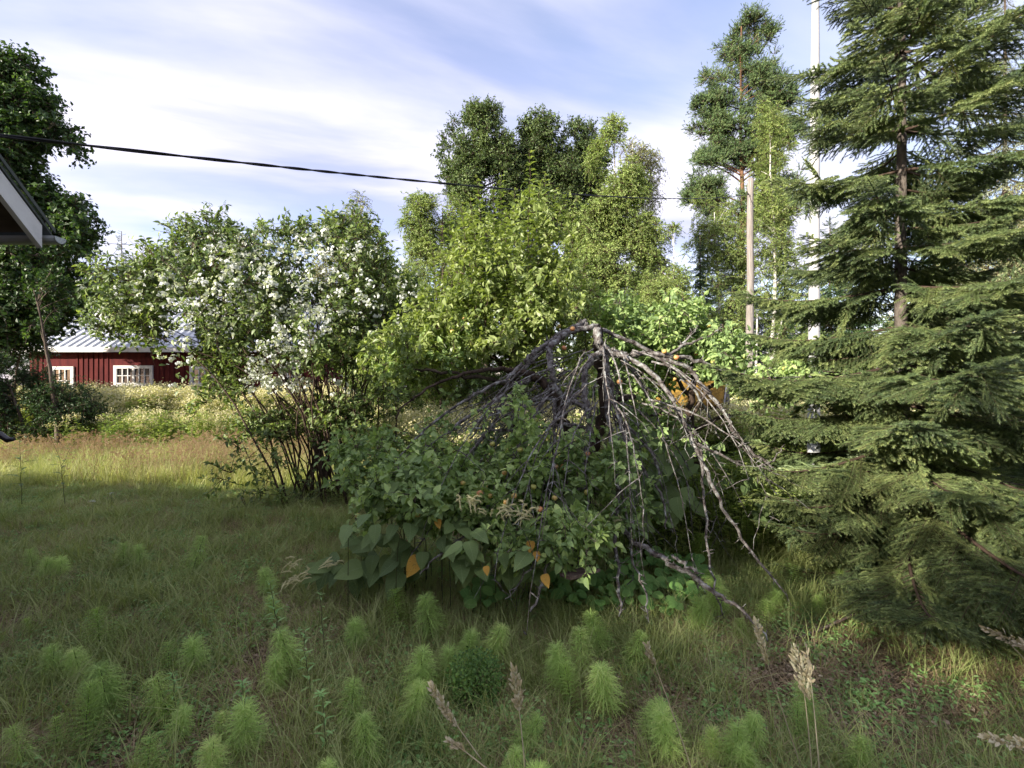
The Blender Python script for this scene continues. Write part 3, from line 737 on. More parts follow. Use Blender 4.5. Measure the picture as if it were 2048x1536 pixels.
def spruce_limb_proto(seed, mat, Ln=1.0, wid=.0075, per=26):
    """one drooping frond for distant conifers"""
    rng = np.random.default_rng(seed); g = Geo(); ax = np.array([(t * Ln, 0, -.16 * math.sin(t * math.pi * .9) * Ln + .05 * t * t) for t in np.linspace(0, 1, 6)])
    g.tube(ax, np.linspace(.016, .004, 6), 3, 1, cap=False)
    for i in range(15):
        t = .12 + .86 * i / 15; a = ax[0] * 0 + np.array([np.interp(t, np.linspace(0, 1, 6), ax[:, j]) for j in range(3)])
        for s in (-1, 1):
            l2 = .38 * Ln * (1 - t * .75) * rng.uniform(.7, 1.2); d = norm(np.array((.75, s * .8, -.35 + rng.normal() * .12)))
            P = tw_curve(rng, a, d, l2, .15, 4, .03); needle_fan(rng, P, per, .05, wid, g, 0, rng.random(), .7)
    needle_fan(rng, ax, 50, .05, wid, g, 0, rng.random(), .7)
    return proto('spruce_frond', g, [mat, M['bark_brown']])
PR['frond'] = [spruce_limb_proto(s, M['spruce']) for s in (31, 32, 33)]
PR['frond_grey'] = [spruce_limb_proto(s, M['spruce_grey'], per=12) for s in (34, 35)]

def conifer(name, label, basex, depth, toppy, rpx, pr='frond', group=None, seed=0, low=.06, tr=.12, dens=7, base_z=None, cat='spruce', power=.8):
    rng = np.random.default_rng(seed + 400); bx = wx(basex, depth); b = gz(bx, depth)
    t = thing(name, label, cat, (bx, depth, b), group)
    H = CAM_H + (770 - toppy) / FPX * depth - b; Rm = rpx / FPX * depth
    g = Geo(); g.tube([(bx + rng.normal() * .01, depth, b - .05 + H * s) for s in np.linspace(0, 1, 12)], np.linspace(tr, .012, 12), 8)
    obj('trunk', g.mesh('spruce_trunk', M['bark_brown'], True), t)
    pos, rot, scl = [], [], []
    z = low * H
    while z < H * .985:
        f = z / H; rr = Rm * ((1 - f) ** power) * rng.uniform(.8, 1.12) + .08
        k = max(3, int(dens * (.6 + .6 * (1 - f))))
        for i in range(k):
            a = rng.uniform(0, 2 * math.pi); tilt = -.15 - .3 * (1 - f) + rng.normal() * .08 + (.5 if f > .9 else 0)
            pos.append((bx, depth, b + z + rng.normal() * .05)); rot.append((rng.normal() * .15, -tilt, a)); scl.append(rr * rng.uniform(.75, 1.1))
        z += max(.10, .028 * H * (1 - .6 * f))
    scatter('crown', PR[pr], np.array(pos), np.array(rot), np.array(scl), parent=t, rng=rng)
    return t

# left side
broadleaf('maple_tree', 'huge dark maple rising above the house gable at the left edge', 'tree', -120, 11.5,
    [(-20,190,70,80),(55,240,60,60),(125,285,42,32),(10,300,100,75),(75,330,60,40),(-110,300,150,240),(10,430,100,80),(105,400,45,35),(150,450,38,45),(140,520,48,50),(80,560,110,80),(0,600,130,80),(-130,560,170,150),(40,150,30,35)],
    'maple', 1500, .28, seed=1, hole=.14, cs=.85)
broadleaf('maple_sapling', 'young maple with sunlit leaves hanging before the barn roof', 'tree', 120, 10.2,
    [(120,610,60,50),(165,650,45,40),(150,690,55,35),(80,640,45,45),(60,580,60,40)], 'maple', 170, .06, seed=2, cs=.6, hole=.1, limbs=10)
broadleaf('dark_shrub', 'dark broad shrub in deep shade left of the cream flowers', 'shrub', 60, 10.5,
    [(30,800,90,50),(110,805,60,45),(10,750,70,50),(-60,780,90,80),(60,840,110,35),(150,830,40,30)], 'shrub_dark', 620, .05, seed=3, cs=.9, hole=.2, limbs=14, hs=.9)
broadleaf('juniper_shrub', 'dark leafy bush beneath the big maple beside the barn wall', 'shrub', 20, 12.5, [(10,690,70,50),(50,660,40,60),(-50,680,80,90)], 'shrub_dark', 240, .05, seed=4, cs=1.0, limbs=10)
conifer('young_spruce', 'small spruce with a bare pointed tip rising behind the barn', 243, 21, 462, 62, seed=5, tr=.07, dens=6)
conifer('young_spruce', 'dark spruce standing behind the barn roof just left of the white blossoms', 190, 23, 500, 80, seed=6, tr=.09)
conifer('young_spruce', 'dark spruce behind the barn roof between the maple and the pointed young spruce', 140, 26, 440, 110, seed=7)
broadleaf('rear_tree', 'dark leafy tree standing behind the barn above its ridge', 'tree', 300, 26, [(300,570,80,50),(240,590,60,45),(370,560,70,60),(330,620,120,60)], 'maple', 380, .15, seed=8)
broadleaf('slender_birch', 'thin birch with a pointed airy top rising behind the flowering bush', 'birch', 715, 11, [(715,430,22,45),(712,480,45,55),(700,540,70,60),(735,560,60,60),(660,560,50,50)], 'birch_pale', 260, .05, 'bark_birch', seed=9, cs=.5, hole=.15, limbs=14, hs=1)
# centre
broadleaf('poplar_tree', 'tallest dense green poplar in the middle with two rounded tops', 'tree', 975, 24,
    [(950,260,45,45),(985,280,50,60),(925,320,48,60),(960,370,65,70),(915,400,38,60),(1000,420,60,70),(950,470,70,60),(1010,340,50,60),(980,540,110,80)], 'poplar', 1100, .26, seed=10, hole=.16, cs=.8, limbs=30)
broadleaf('poplar_tree', 'dark green poplar with a rounded top just right of the tallest poplar', 'tree', 1075, 25,
    [(1072,262,36,34),(1085,300,48,50),(1060,350,55,60),(1110,360,50,60),(1080,430,70,70),(1090,520,90,80)], 'poplar', 800, .24, seed=11, hole=.16, cs=.8, limbs=26)
broadleaf('poplar_tree', 'dark green poplar with a low top between two lighter trees, third from left', 'tree', 1160, 26,
    [(1160,290,38,36),(1170,340,50,50),(1150,400,50,60),(1180,480,60,80)], 'poplar', 480, .22, seed=12, hole=.12, cs=.8, limbs=20)
broadleaf('small_poplar', 'feathery grey green tree leaning left of the tallest poplar', 'tree', 890, 20,
    [(850,430,42,38),(835,460,35,30),(880,480,50,50),(845,500,35,22),(890,420,35,30),(880,560,90,60)], 'birch', 420, .12, seed=13, cs=.9, hole=.12, hs=.8)
broadleaf('birch_tree', 'bright green birch with sunlit leaves right of the poplars', 'birch', 1230, 17,
    [(1215,330,40,60),(1235,400,60,70),(1200,460,60,60),(1265,470,60,70),(1230,540,90,60),(1250,610,90,70),(1225,275,22,35),(1170,560,60,60),(1190,400,45,50),(1255,360,45,55),(1170,480,50,60)], 'birch', 1250, .11, 'bark_birch', seed=14, cs=.85, hole=.12, limbs=30, hs=.8)
broadleaf('pale_birch', 'pale silvery birch with thin airy top at the right of the middle group', 'birch', 1290, 19,
    [(1265,290,22,45),(1285,350,38,55),(1300,430,40,60),(1310,500,42,60),(1300,580,50,70)], 'birch_pale', 420, .09, 'bark_birch', seed=15, cs=.8, hole=.1, limbs=22, hs=.8)
broadleaf('twin_birch', 'small birch with nodding twigs at the right foot of the pale birch', 'birch', 1340, 15, [(1340,560,35,40),(1325,610,55,50),(1340,470,16,25),(1300,650,60,50)], 'birch', 260, .06, 'bark_birch', seed=16, cs=.7, limbs=16, hs=.8)
# right: pine, birches in front of it, dark spruces
broadleaf('pine_tree', 'tall pine with layered blue green crown left of the flagpole', 'pine', 1492, 26,
    [(1500,60,30,28),(1535,75,16,14),(1470,95,42,26),(1520,120,40,26),(1440,150,45,24),(1500,170,65,28),(1425,210,42,22),(1490,220,70,28),(1550,200,40,26),(1420,260,45,24),(1500,270,75,28),(1570,270,35,26),(1420,310,46,22),(1490,320,70,26),(1410,345,40,22),(1480,370,70,26),(1560,340,50,30),(1410,390,40,24),(1460,420,60,30),(1540,430,60,40)],
    'pine', 1400, .2, 'bark_pine', seed=17, cs=.85, hole=.08, limbs=60, hs=.6)
broadleaf('birch_tree', 'grey green birch hanging its twigs before the pine, right of the utility pole', 'birch', 1545, 21,
    [(1540,240,30,40),(1545,300,40,50),(1525,370,45,50),(1555,400,45,60),(1530,460,55,60),(1560,520,50,60)], 'birch', 480, .1, 'bark_birch', seed=18, cs=.75, hole=.1, limbs=20)
broadleaf('birch_tree', 'dim birch with drooping foliage left of the utility pole', 'birch', 1440, 22,
    [(1425,430,45,45),(1450,490,60,50),(1410,500,40,50),(1460,560,60,60)], 'birch', 420, .1, 'bark_birch', seed=19, cs=.75, hole=.1, limbs=20)
conifer('spruce_tree', 'dark spruce below the pine, left of the utility pole', 1400, 20, 470, 95, seed=20)
conifer('spruce_tree', 'dark spruce close behind the utility pole foot', 1465, 24, 420, 130, seed=21)
conifer('spruce_tree', 'dark spruce between the utility pole and the flagpole', 1570, 23, 440, 110, seed=22)
conifer('spruce_tree', 'shadowed spruce behind the flagpole foot', 1660, 19, 430, 150, seed=23)
conifer('spruce_tree', 'dense spruce half hidden at the right behind the near spruce', 1880, 15, 420, 240, seed=24)
conifer('tall_spruce', 'pale thin tall spruce with sparse grey branches at the right edge', 2010, 15, -120, 200, 'frond_grey', seed=25, tr=.12, dens=5, power=.7)
broadleaf('rear_birch', 'soft green birch behind the near spruce at the right edge', 'birch', 1980, 13, [(1990,560,80,80),(1930,640,80,70),(2030,450,60,80),(2050,640,90,100),(1850,600,70,80)], 'birch_pale', 460, .1, 'bark_birch', seed=26, cs=.7)
for i, (px, py, d, lbl) in enumerate(((1517, 585, 15.5, 'slim white birch trunk just right of the utility pole foot'), (1540, 640, 15.8, 'leaning white birch stem second to the right of the utility pole'), (1492, 600, 16.5, 'forked pale birch stem left of the utility pole foot'))):
    x = wx(px, d); t = thing('birch_tree', lbl, 'birch', (x, d, 0)); g = Geo(); sx = [.05, .45, -.5][i]
    g.tube([(x + sx * s * s * 1.2 - .1, d, 3.9 * s + 0) for s in np.linspace(0, 1, 8)], np.linspace(.075, .02, 8), 8); obj('trunk', g.mesh('birch_stem', M['bark_birch'], True), t)
    rg = np.random.default_rng(i); q = np.array((x + sx * 1.2, d, 4.1)) + rg.normal(size=(50, 3)) * np.array((.6, .5, .6)); scatter('crown', PR['birch'], q, mats_to_euler(frames_z(rand_unit(rg, 50) + (0, 0, .8), rg)), rg.uniform(.4, .8, 50), parent=t)

# mid-ground shrubs
SH = [
 (880, 640, 9.5, [(870,610,70,60),(820,650,60,60),(900,680,80,60),(850,730,90,50),(930,620,50,60)], 420, 'leafy shrub filling the gap between the flowering bush and the upright shoots'),
 (760, 640, 9.8, [(770,560,60,50),(800,600,50,60),(740,640,80,60),(780,700,80,60)], 360, 'green shrub directly behind the right side of the flowering bush'),
 (1130, 640, 10.5, [(1130,600,70,60),(1190,640,70,50),(1080,640,60,60),(1130,700,100,50)], 420, 'bright shrub behind the arched limbs of the old apple tree'),
 (1260, 650, 11.5, [(1270,660,80,40),(1330,690,60,40),(1220,700,80,40),(1290,740,100,35)], 420, 'yellow green shrub behind the right arm of the old apple tree'),
 (1400, 700, 12, [(1380,700,50,30),(1430,740,70,30),(1490,760,60,30),(1350,740,60,40)], 300, 'low sunlit shrub beyond the mossy garden hut'),
 (1600, 720, 12, [(1590,700,70,50),(1560,760,60,40),(1650,740,60,50)], 300, 'yellowish shrub between the birch stems and the flagpole foot'),
 (980, 780, 11.5, [(960,740,80,50),(1040,750,70,45),(900,770,70,40)], 300, 'shrub seen through the limbs left of the apple trunk'),
 (1900, 760, 11, [(1900,740,110,50),(2020,740,90,60),(1820,770,80,40)], 320, 'sunlit shrub seen through the lower branches of the near spruce'),
 (1750, 760, 12.5, [(1750,720,80,50),(1700,760,80,40)], 240, 'shrub just behind the near spruce trunk'),
]
for i, (bx, _, d, lb, n, lab) in enumerate(SH):
    broadleaf('green_shrub', lab, 'shrub', bx, d, lb + [(l_[0], l_[1] + 55, l_[2], l_[3]) for l_ in lb[-2:]], 'shrub', n, .035, 'twig_brown', seed=40 + i, cs=1.0, hole=.15, limbs=14, hs=.9, group='shrubs behind the apple tree')

# unseen hedge added behind the camera; with the house it shades the foreground
for i, x in enumerate(np.linspace(-10, 3.5, 8)):
    rg = np.random.default_rng(600 + i); y = -4.2 + rg.normal() * .3; t = thing('foreground_shade_bush', ('leftmost lilac bush', 'second lilac bush from the left', 'third lilac bush from the left', 'fourth lilac bush from the left', 'fourth lilac bush from the right', 'third lilac bush from the right', 'second lilac bush from the right', 'rightmost lilac bush')[i] + ' of the unseen hedge added behind the camera for shade', 'bush', (x, y, 0), 'added shading hedge behind the camera')
    q = np.array((x, y, 2.4)) + rand_unit(rg, 330) * np.array((1.2, .8, 3.1 - .9 * (x > 0) + rg.normal() * .2)) * (rg.random(330) ** .4)[:, None]; q = q[q[:, 2] > .1]
    scatter('crown', PR['shrub'], q, mats_to_euler(frames_z(rand_unit(rg, len(q)) + (0, 0, .8), rg)), rg.uniform(.9, 1.4, len(q)), parent=t, rng=rg)
    g = Geo()
    for k in range(5): g.tube(tw_curve(rg, np.array((x, y, 0)) + rg.normal(size=3) * (.2, .2, 0), norm(rg.normal(size=3) * .25 + (0, 0, 1)), 2.4, .02), np.linspace(.03, .01, 5), 5)
    obj('stem', g.mesh('stem', M['twig_brown'], True), t)

for i, (x, y, h_) in enumerate(((-6.9, 4.0, 1.35), (-8.3, 4.3, 1.5), (-9.8, 4.6, 1.45), (-11.3, 4.9, 1.3), (-12.9, 5.3, 1.4))):  # unseen bushes added to carry the lawn shadow farther back
    rg = np.random.default_rng(640 + i); t = thing('lawn_shade_bush', ('nearest', 'second', 'third', 'fourth', 'farthest')[i] + ' leafy bush of the unseen row added to shade the left lawn', 'bush', (x, y, 0), 'added shading bushes beyond the left edge')
    q = np.array((x, y, h_ * .5)) + rand_unit(rg, 240) * np.array((1.0, .9, h_ * .52)) * (rg.random(240) ** .4)[:, None]; q = q[q[:, 2] > .1]
    scatter('crown', PR['shrub'], q, mats_to_euler(frames_z(rand_unit(rg, len(q)) + (0, 0, .8), rg)), rg.uniform(.8, 1.3, len(q)), parent=t, rng=rg)
    g = Geo()
    for k in range(5): g.tube(tw_curve(rg, np.array((x, y, 0)) + rg.normal(size=3) * (.2, .2, 0), norm(rg.normal(size=3) * .25 + (0, 0, 1)), h_ * .8, .02), np.linspace(.03, .01, 5), 5)
    obj('stem', g.mesh('stem', M['twig_brown'], True), t)
# far wood
def far_wood():
    rng = np.random.default_rng(77); pos, rot, scl = [], [], []
    for i in range(95):
        a = R(-62) + R(124) * (i + rng.random()) / 95; d = rng.uniform(30, 48); x = d * math.tan(a) if abs(a) < 1.0 else d * 1.6 * math.copysign(1, a)
        H = rng.uniform(5.5, 8.5) * (d / 36)
        z = .3
        while z < H:
            f = z / H; rr = 2.1 * (1 - f) ** .8 + .1
            for k in range(6): pos.append((x, d, z)); rot.append((0, .35 + rng.normal() * .1, rng.uniform(0, 6.28))); scl.append(rr * rng.uniform(.8, 1.1))
            z += .5
    o = scatter('far_wood', PR['frond'], np.array(pos), np.array(rot), np.array(scl), rng=rng); tagit(o, 'dark far-off spruce wood closing the view behind the garden')
far_wood()

# ------------------------------------------------------------------ near spruce
def spruce_spray(seed, Ls):
    rng = np.random.default_rng(seed); g = Geo()
    ts = np.linspace(0, 1, 7)
    ax = np.stack([ts * Ls, rng.normal() * .03 * ts ** 2 * Ls, -.10 * ts ** 1.5 * Ls], 1)
    g.tube(ax, np.linspace(.0032, .0015, 7), 4, 1, cap=False)
    sh = [(ax, rng.random())]
    n = int(Ls / .044)
    for i in range(n):
        t = .12 + .82 * i / n; a = np.array([np.interp(t, ts, ax[:, j]) for j in range(3)])
        for s in (-1, 1):
            l2 = (.15 * (1 - t) + .045) * rng.uniform(.7, 1.15) * (Ls / .35) ** .35
            d = norm(np.array((.72, s * .72, -.10 + rng.normal() * .14)))
            P = tw_curve(rng, a, d, l2, .12, 4, .04); g.tube(P, np.linspace(.0020, .0012, 4), 3, 1, cap=False); sh.append((P, rng.random()))
            if l2 > .085 and rng.random() < .6:
                d3 = norm(np.array((.95, s * .15, -.1))); P3 = tw_curve(rng, P[1], d3, l2 * .45, .1, 3, .03); sh.append((P3, rng.random()))
    for P, r_ in sh:
        ln = np.linalg.norm(np.diff(P, axis=0), axis=1).sum(); k = int(ln * 1100)
        needle_fan(rng, P, k, .018, .0016, g, 0, np.clip(r_ * .7 + rng.random(k) * .3, 0, 1), .80)
        e = P[-1]; T = norm(P[-1] - P[-2]); needle_fan(rng, [e - T * .004, e + T * .002], 10, .012, .0011, g, 0, .9, .35)
    return proto('spruce_spray', g, [M['spruce_near'], M['twig_brown']])
SPR = [spruce_spray(60 + i, s) for i, s in enumerate((.17, .20, .30, .34, .46, .50))]
SPRL = np.array((.17, .20, .30, .34, .46, .50))

def near_spruce(px, depth, H, Lfun, name, label, seed, whorl=.29, k0=6, tr=.055, az_bias=None, zmin=.3):
    rng = np.random.default_rng(seed); bx = wx(px, depth); b = gz(bx, depth)
    t = thing(name, label, 'spruce', (bx, depth, b))
    g = Geo(); zz = np.linspace(-.05, H, 40)
    g.tube([(bx + .012 * math.sin(z * 2.1), depth + .01 * math.cos(z * 1.7), b + z) for z in zz], tr * (1 - zz / H * .93) * (1 + .15 * (zz < .2)), 14, knob=.07, rng=rng)
    obj('trunk', g.mesh('near_spruce_trunk', M['bark_spruce'], True), t)
    pos, rot, scl, pick = [], [], [], []
    levels = []
    z = zmin; i = 0
    while z < H - .12:
        levels.append((z, k0, 1.0)); levels.append((z + whorl * .5, 3 if z < 2 else 2, .55))
        z += whorl * (1 if z < 4 else 1.15); i += 1
    for z, k, fl in levels:
        a0 = rng.uniform(0, 6.28)
        for q in range(k):
            a = a0 + q * 2 * math.pi / k + rng.normal() * .16; f = z / H
            L_ = Lfun(z, a) * fl * rng.uniform(.82, 1.12)
            if math.cos(a) < -.2 and z > 1.9 and bx < 4:
                if rng.random() < .5: continue
                L_ *= .82
            if L_ < .12: continue
            el = np.interp(f, [0, .25, .5, .8, 1], [-.16, .0, .10, .30, .9]) + rng.normal() * .06
            n = 12; s = np.linspace(0, 1, n); hx = np.array((math.cos(a), math.sin(a), 0)); sag = np.interp(f, [0, .3, .7, 1], [.24, .18, .10, 0]) * L_
            Z = s * L_ * math.tan(el) - sag * s * (1.6 - 1.1 * s ** 2)
            side = np.array((-hx[1], hx[0], 0)); bend = rng.normal() * .06
            P = np.array((bx, depth, b + z)) + hx * (s * L_)[:, None] + side * (bend * L_ * s ** 2)[:, None]; P[:, 2] += Z
            P = P[P[:, 2] > .06] if (P[:, 2] > .06).sum() > 3 else P[:4]
            n = len(P); s = np.linspace(0, 1, n)
            g = Geo(); r0 = .006 + .007 * L_
            g.tube(P, np.linspace(r0, .0022, n), 6, knob=.1, rng=rng); obj('branch', g.mesh('spruce_branch', M['twig_brown'], True), t)
            T = norm(np.gradient(P, axis=0))
            m = int(L_ / .070)
            for j in range(m):
                u_ = .10 + .88 * (j + rng.random() * .5) / m
                p = np.array([np.interp(u_, s, P[:, c]) for c in range(3)]); tt = norm(np.array([np.interp(u_, s, T[:, c]) for c in range(3)]))
                for sg in (-1, 1):
                    if u_ < .35 and rng.random() < .35: continue
                    ll = np.clip((.62 * L_ * (1 - u_) + .10) * min(1, .35 + u_ * 2.0), .1, .56) * rng.uniform(.75, 1.1)
                    sd = norm(np.cross(np.array((0, 0, 1.0)), tt)) * sg
                    d = norm(tt * .72 + sd * .74 + np.array((0, 0, -.16 + rng.normal() * .1)))
                    zh = np.array((0, 0, 1.0)) + rng.normal(size=3) * .22
                    pos.append(p); rot.append((d, zh)); kk = int(np.argmin(abs(SPRL - ll))); 
                    kk = min(5, (kk // 2) * 2 + rng.integers(2)); pick.append(kk); scl.append(np.clip(ll / SPRL[kk], .75, 1.2))
                if rng.random() < .34:   # hanging twigs below the branch
                    d = norm(tt * .6 + rng.normal(size=3) * .4 + np.array((0, 0, -.8))); pos.append(p); rot.append((d, rng.normal(size=3))); kk = rng.integers(0, 4); pick.append(kk); scl.append(rng.uniform(.8, 1.1))
            pos.append(P[-2]); rot.append((T[-1], np.array((0, 0, 1.0)))); pick.append(rng.integers(0, 4)); scl.append(1.0)
    ex = frames(np.array([r_[0] for r_ in rot]), np.array([r_[1] for r_ in rot]))
    scatter('needles', SPR, np.array(pos), mats_to_euler(ex), np.array(scl), np.array(pick), parent=t)
    return t
def Lf(z, a):
    base = np.interp(z, [0, .5, 1.0, 1.6, 2.4, 3.2, 4.2, 5.2, 6.6], [.95, 1.12, 1.30, 1.24, 1.10, .92, .78, .55, .1])
    if math.cos(a) < -.3 and z < 1.2: base *= .8
    if math.sin(a) < -.3 and z < 1.1: base *= 1.45
    return base
ns = near_spruce(1803, 3.5, 6.7, Lf, 'spruce', 'big near spruce with drooping green branches filling the right side of the picture', 5)
near_spruce(2300, 4.6, 5.0, lambda z, a: np.interp(z, [0, 1, 2, 3, 5], [1.5, 1.5, 1.2, .9, .1]), 'spruce', 'second spruce reaching in from beyond the right edge behind the big one', 8, k0=5)
g = Geo(); rg = np.random.default_rng(4)
P = [W(1820, 1200, 3.3), W(1720, 1225, 3.1), W(1640, 1262, 2.95), W(1560, 1290, 2.9), W(1480, 1300, 2.85), W(1420, 1304, 2.85)]
g.tube(P, [.011, .010, .008, .006, .004, .0015], 6, knob=.15, rng=rg)
for i, (a, b_) in enumerate((((1560,1290),(1530,1330)), ((1600,1276),(1560,1258)), ((1500,1299),(1450,1325)))): g.tube([W(*a, 2.9), W(*b_, 2.85)], [.003, .001], 4)
tagit(obj('branch', g.mesh('dead_branch', M['twig'], True), ns), 'bare dead lower branch')

# ------------------------------------------------------------------ mock orange bush
def split_leaves(parent, pname, proto_geo, mats, pos, Mx, keep, big_first, restname, rng, rnd=None):
    """`keep` pieces as objects of their own, the rest as one joined part"""
    order = np.argsort(-big_first); sel = order[:keep]; rest = order[keep:]
    me = []
    for i in range(4):
        g = Geo(); g.bake(proto_geo, np.zeros((1, 3)), np.eye(3)[None], 0, np.array([(i + .5) / 4])); me.append(g.mesh(pname, mats, True))
    for j in sel:
        m4 = Matrix.Identity(4)
        for a in range(3):
            for b in range(3): m4[a][b] = Mx[j][a][b]
            m4[a][3] = pos[j][a]
        o = bpy.data.objects.new(pname, me[int(rng.integers(4))]); COL.objects.link(o); o.parent = parent
        o.matrix_basis = Matrix.Translation(parent.location).inverted() @ m4
    if len(rest):
        g = Geo(); g.bake(proto_geo, pos[rest], Mx[rest], 0, rng.random(len(rest)))
        obj(restname, g.mesh(restname, mats, True), parent, kind='stuff')

def blossom_cluster(seed):
    """five or so four-petalled blossoms on a short raceme"""
    rng = np.random.default_rng(seed); g = Geo(); pet = leaf_oval(.85, .12, .18, (0, .3, .7, 1), (.25, .9, 1, .3))
    for k in range(rng.integers(5, 9)):
        c = rng.normal(size=3) * np.array((.034, .034, .028)); nrm = norm(c + np.array((0, 0, .03)) + rng.normal(size=3) * .01)
        f = frames_z(nrm[None], rng)[0]
        for q in range(4):
            a = q * math.pi / 2; rt = np.array(((math.cos(a), -math.sin(a), 0), (math.sin(a), math.cos(a), 0), (0, 0, 1)))
            g.bake(pet, c[None], (f @ rt)[None] * rng.uniform(.019, .024), 0, np.array([rng.random()]))
    return g.mesh('blossom', M['petal'], True)
BL = [blossom_cluster(s) for s in range(6)]
PR['jasmine'] = clump_set('mock_orange_clump', 5, 220, mat_leaf=M['jasmine'], mat_twig=M['twig_brown'], radius=.30, twigs=6, per=7, leaf=.062, shape=leaf_oval(.5, .08, .3, (0,.3,.65,1), (0,.95,.75,0)), droop=.15, up=.7)

def mock_orange():
    rng = np.random.default_rng(21); D = 6.4; bx = wx(650, D)
    t = thing('mock_orange_bush', 'wide arching bush covered with white blossom left of the middle', 'bush', (bx, D, 0))
    lobes = [(430,560,115,75,0),(300,590,95,60,-.1),(560,560,120,80,0),(700,560,110,95,.1),(640,670,120,80,-.2),(480,670,120,65,-.2),(370,650,80,60,-.1),(790,600,60,80,.3),(700,470,50,45,.2),(425,480,50,35,0),(565,485,50,28,.1),(760,700,70,80,.3),(250,640,55,45,0),(640,490,60,35,0),(350,520,55,30,0),(395,715,70,38,0),(440,770,70,28,-.1),(690,830,60,35,0),(560,850,60,25,0),(770,780,50,60,.2)]
    C = np.array([W(l[0], l[1], D + l[4]) for l in lobes]); Rr = np.array([(l[2]/FPX*D, min(l[2]/FPX*D*1.2, .95), l[3]/FPX*D) for l in lobes])
    w = Rr.prod(1) ** .6; w /= w.sum(); k = 2000; li = rng.choice(len(C), k, p=w); u = rand_unit(rng, k)
    P = C[li] + u * Rr[li] * (rng.random(k) ** .4)[:, None]; hv = holes(P, 1.3); P = P[hv > -.13]; u = u[hv > -.13]; P, u = P[:1050], u[:1050]
    # low drooping twigs on the left and in front
    ex = np.array([W(px, py, D - .5 + rng.normal() * .15) for px, py in [(430,800),(390,830),(500,860),(540,880),(560,920),(480,890),(445,960),(500,940),(540,960),(600,960),(640,990),(580,1000),(420,780),(700,930),(660,900),(730,880),(620,1010),(520,985),(760,950),(790,910),(690,1000),(740,1010)]])
    P = np.vstack([P, ex, ex + rng.normal(size=ex.shape) * .12]); u = np.vstack([u, np.tile((-.4, -.5, -.2), (len(ex) * 2, 1))])
    scatter('foliage', PR['jasmine'], P, mats_to_euler(frames_z(u * .8 + np.array((0, 0, .8)), rng)), rng.uniform(.75, 1.2, len(P)), parent=t, rng=rng)
    # upright tips
    for px, py in [(430,425),(415,440),(560,455),(700,400),(735,420),(680,425),(600,470),(640,450),(520,480),(380,480),(340,520),(765,440)]:
        tip = W(px, py, D + rng.normal() * .2); g = Geo(); a = tip - np.array((rng.normal() * .08, 0, .5)); Q = tw_curve(rng, a, norm(tip - a), np.linalg.norm(tip - a), 0, 8, .01)
        g.tube(Q, np.linspace(.005, .0015, 8), 4, 1)
        for j in range(14):
            s = j / 13; p = a + (tip - a) * s; Mx = frames(np.array([[math.cos(j * 1.57 + rng.normal() * .3), math.sin(j * 1.57), .4]]), np.array([[0, 0, 1.0]]))
            g.bake(OVAL, p[None], Mx * .055 * (1 - .4 * s), 0, np.array([rng.random()]))
        obj('shoot', g.mesh('shoot', [M['jasmine'], M['twig_brown']], True), t)
    # stems
    tgt = P[rng.choice(len(P) - 44, 62, replace=False)]
    for q in tgt:
        b0 = np.array((bx + rng.normal() * .33 + .1, D + rng.normal() * .22, -.02)); mid = b0 * .45 + q * .55 + np.array((0, 0, .35 * abs(q[0] - bx) + .1)); mid[0] = b0[0] + (q[0] - b0[0]) * .38
        s = np.linspace(0, 1, 10)[:, None]; B_ = (1-s)**2 * b0 + 2*s*(1-s) * mid + s**2 * q; B_[1:-1] += rng.normal(size=(8, 3)) * .018
        g = Geo(); g.tube(B_, np.linspace(rng.uniform(.009, .019), .003, 10), 6, knob=.08, rng=rng)
        for j in range(4):
            a = B_[rng.integers(3, 9)]; g.tube(tw_curve(rng, a, norm(rng.normal(size=3) + (0, 0, .6)), rng.uniform(.2, .5), .1), np.linspace(.004, .0015, 5), 3, cap=False)
        obj('stem', g.mesh('stem', M['twig_brown'], True), t)
    # some leaves as parts, facing the camera
    k = 420; li = rng.choice(len(C), k, p=w); uu = rand_unit(rng, k); uu[:, 1] = -abs(uu[:, 1]); lp = C[li] + uu * Rr[li] * 1.02
    Mx = frames(rand_unit(rng, k) + np.array((0, -.2, -.5)), np.array((0, -.5, .8)) + rand_unit(rng, k) * .5) * rng.uniform(.055, .08, k)[:, None, None]
    split_leaves(t, 'leaf', leaf_oval(.52, .08, .3), [M['jasmine']], lp, Mx, 290, -lp[:, 1], 'outer_leaves', rng)
    # blossoms
    zones = [(560,730,65,55,80),(600,650,60,45,34),(520,760,40,30,16),(590,770,40,20,12),(330,600,90,50,24),(430,560,110,70,30),(250,590,50,50,12),(560,540,100,60,22),(700,560,110,80,18),(640,620,100,60,30),(350,700,40,35,12),(540,600,60,50,18),(680,775,30,18,5),(450,640,80,40,22),(480,500,80,35,24),(640,480,70,35,18),(330,530,60,30,16),(830,560,40,50,8),(760,620,60,60,12),(235,630,40,25,10),(510,490,140,30,20),(400,600,60,60,20)]
    pos = []
    for zx, zy, rx, ry, n in zones:
        for _ in range(n):
            a = rng.uniform(0, 6.28); r_ = rng.random() ** .5; px, py = zx + rx * r_ * math.cos(a), zy + ry * r_ * math.sin(a)
            c = W(px, py, D); dd = np.sqrt(np.clip(1 - ((c - C)[:, [0, 2]] ** 2 / Rr[:, [0, 2]] ** 2).sum(1), 0, 1)) * Rr[:, 1]; dep = D - max(dd.max(), .3) - .16 + rng.random() * .16
            pos.append(W(px, py, dep))
    pos = np.array(pos); rng.shuffle(pos)
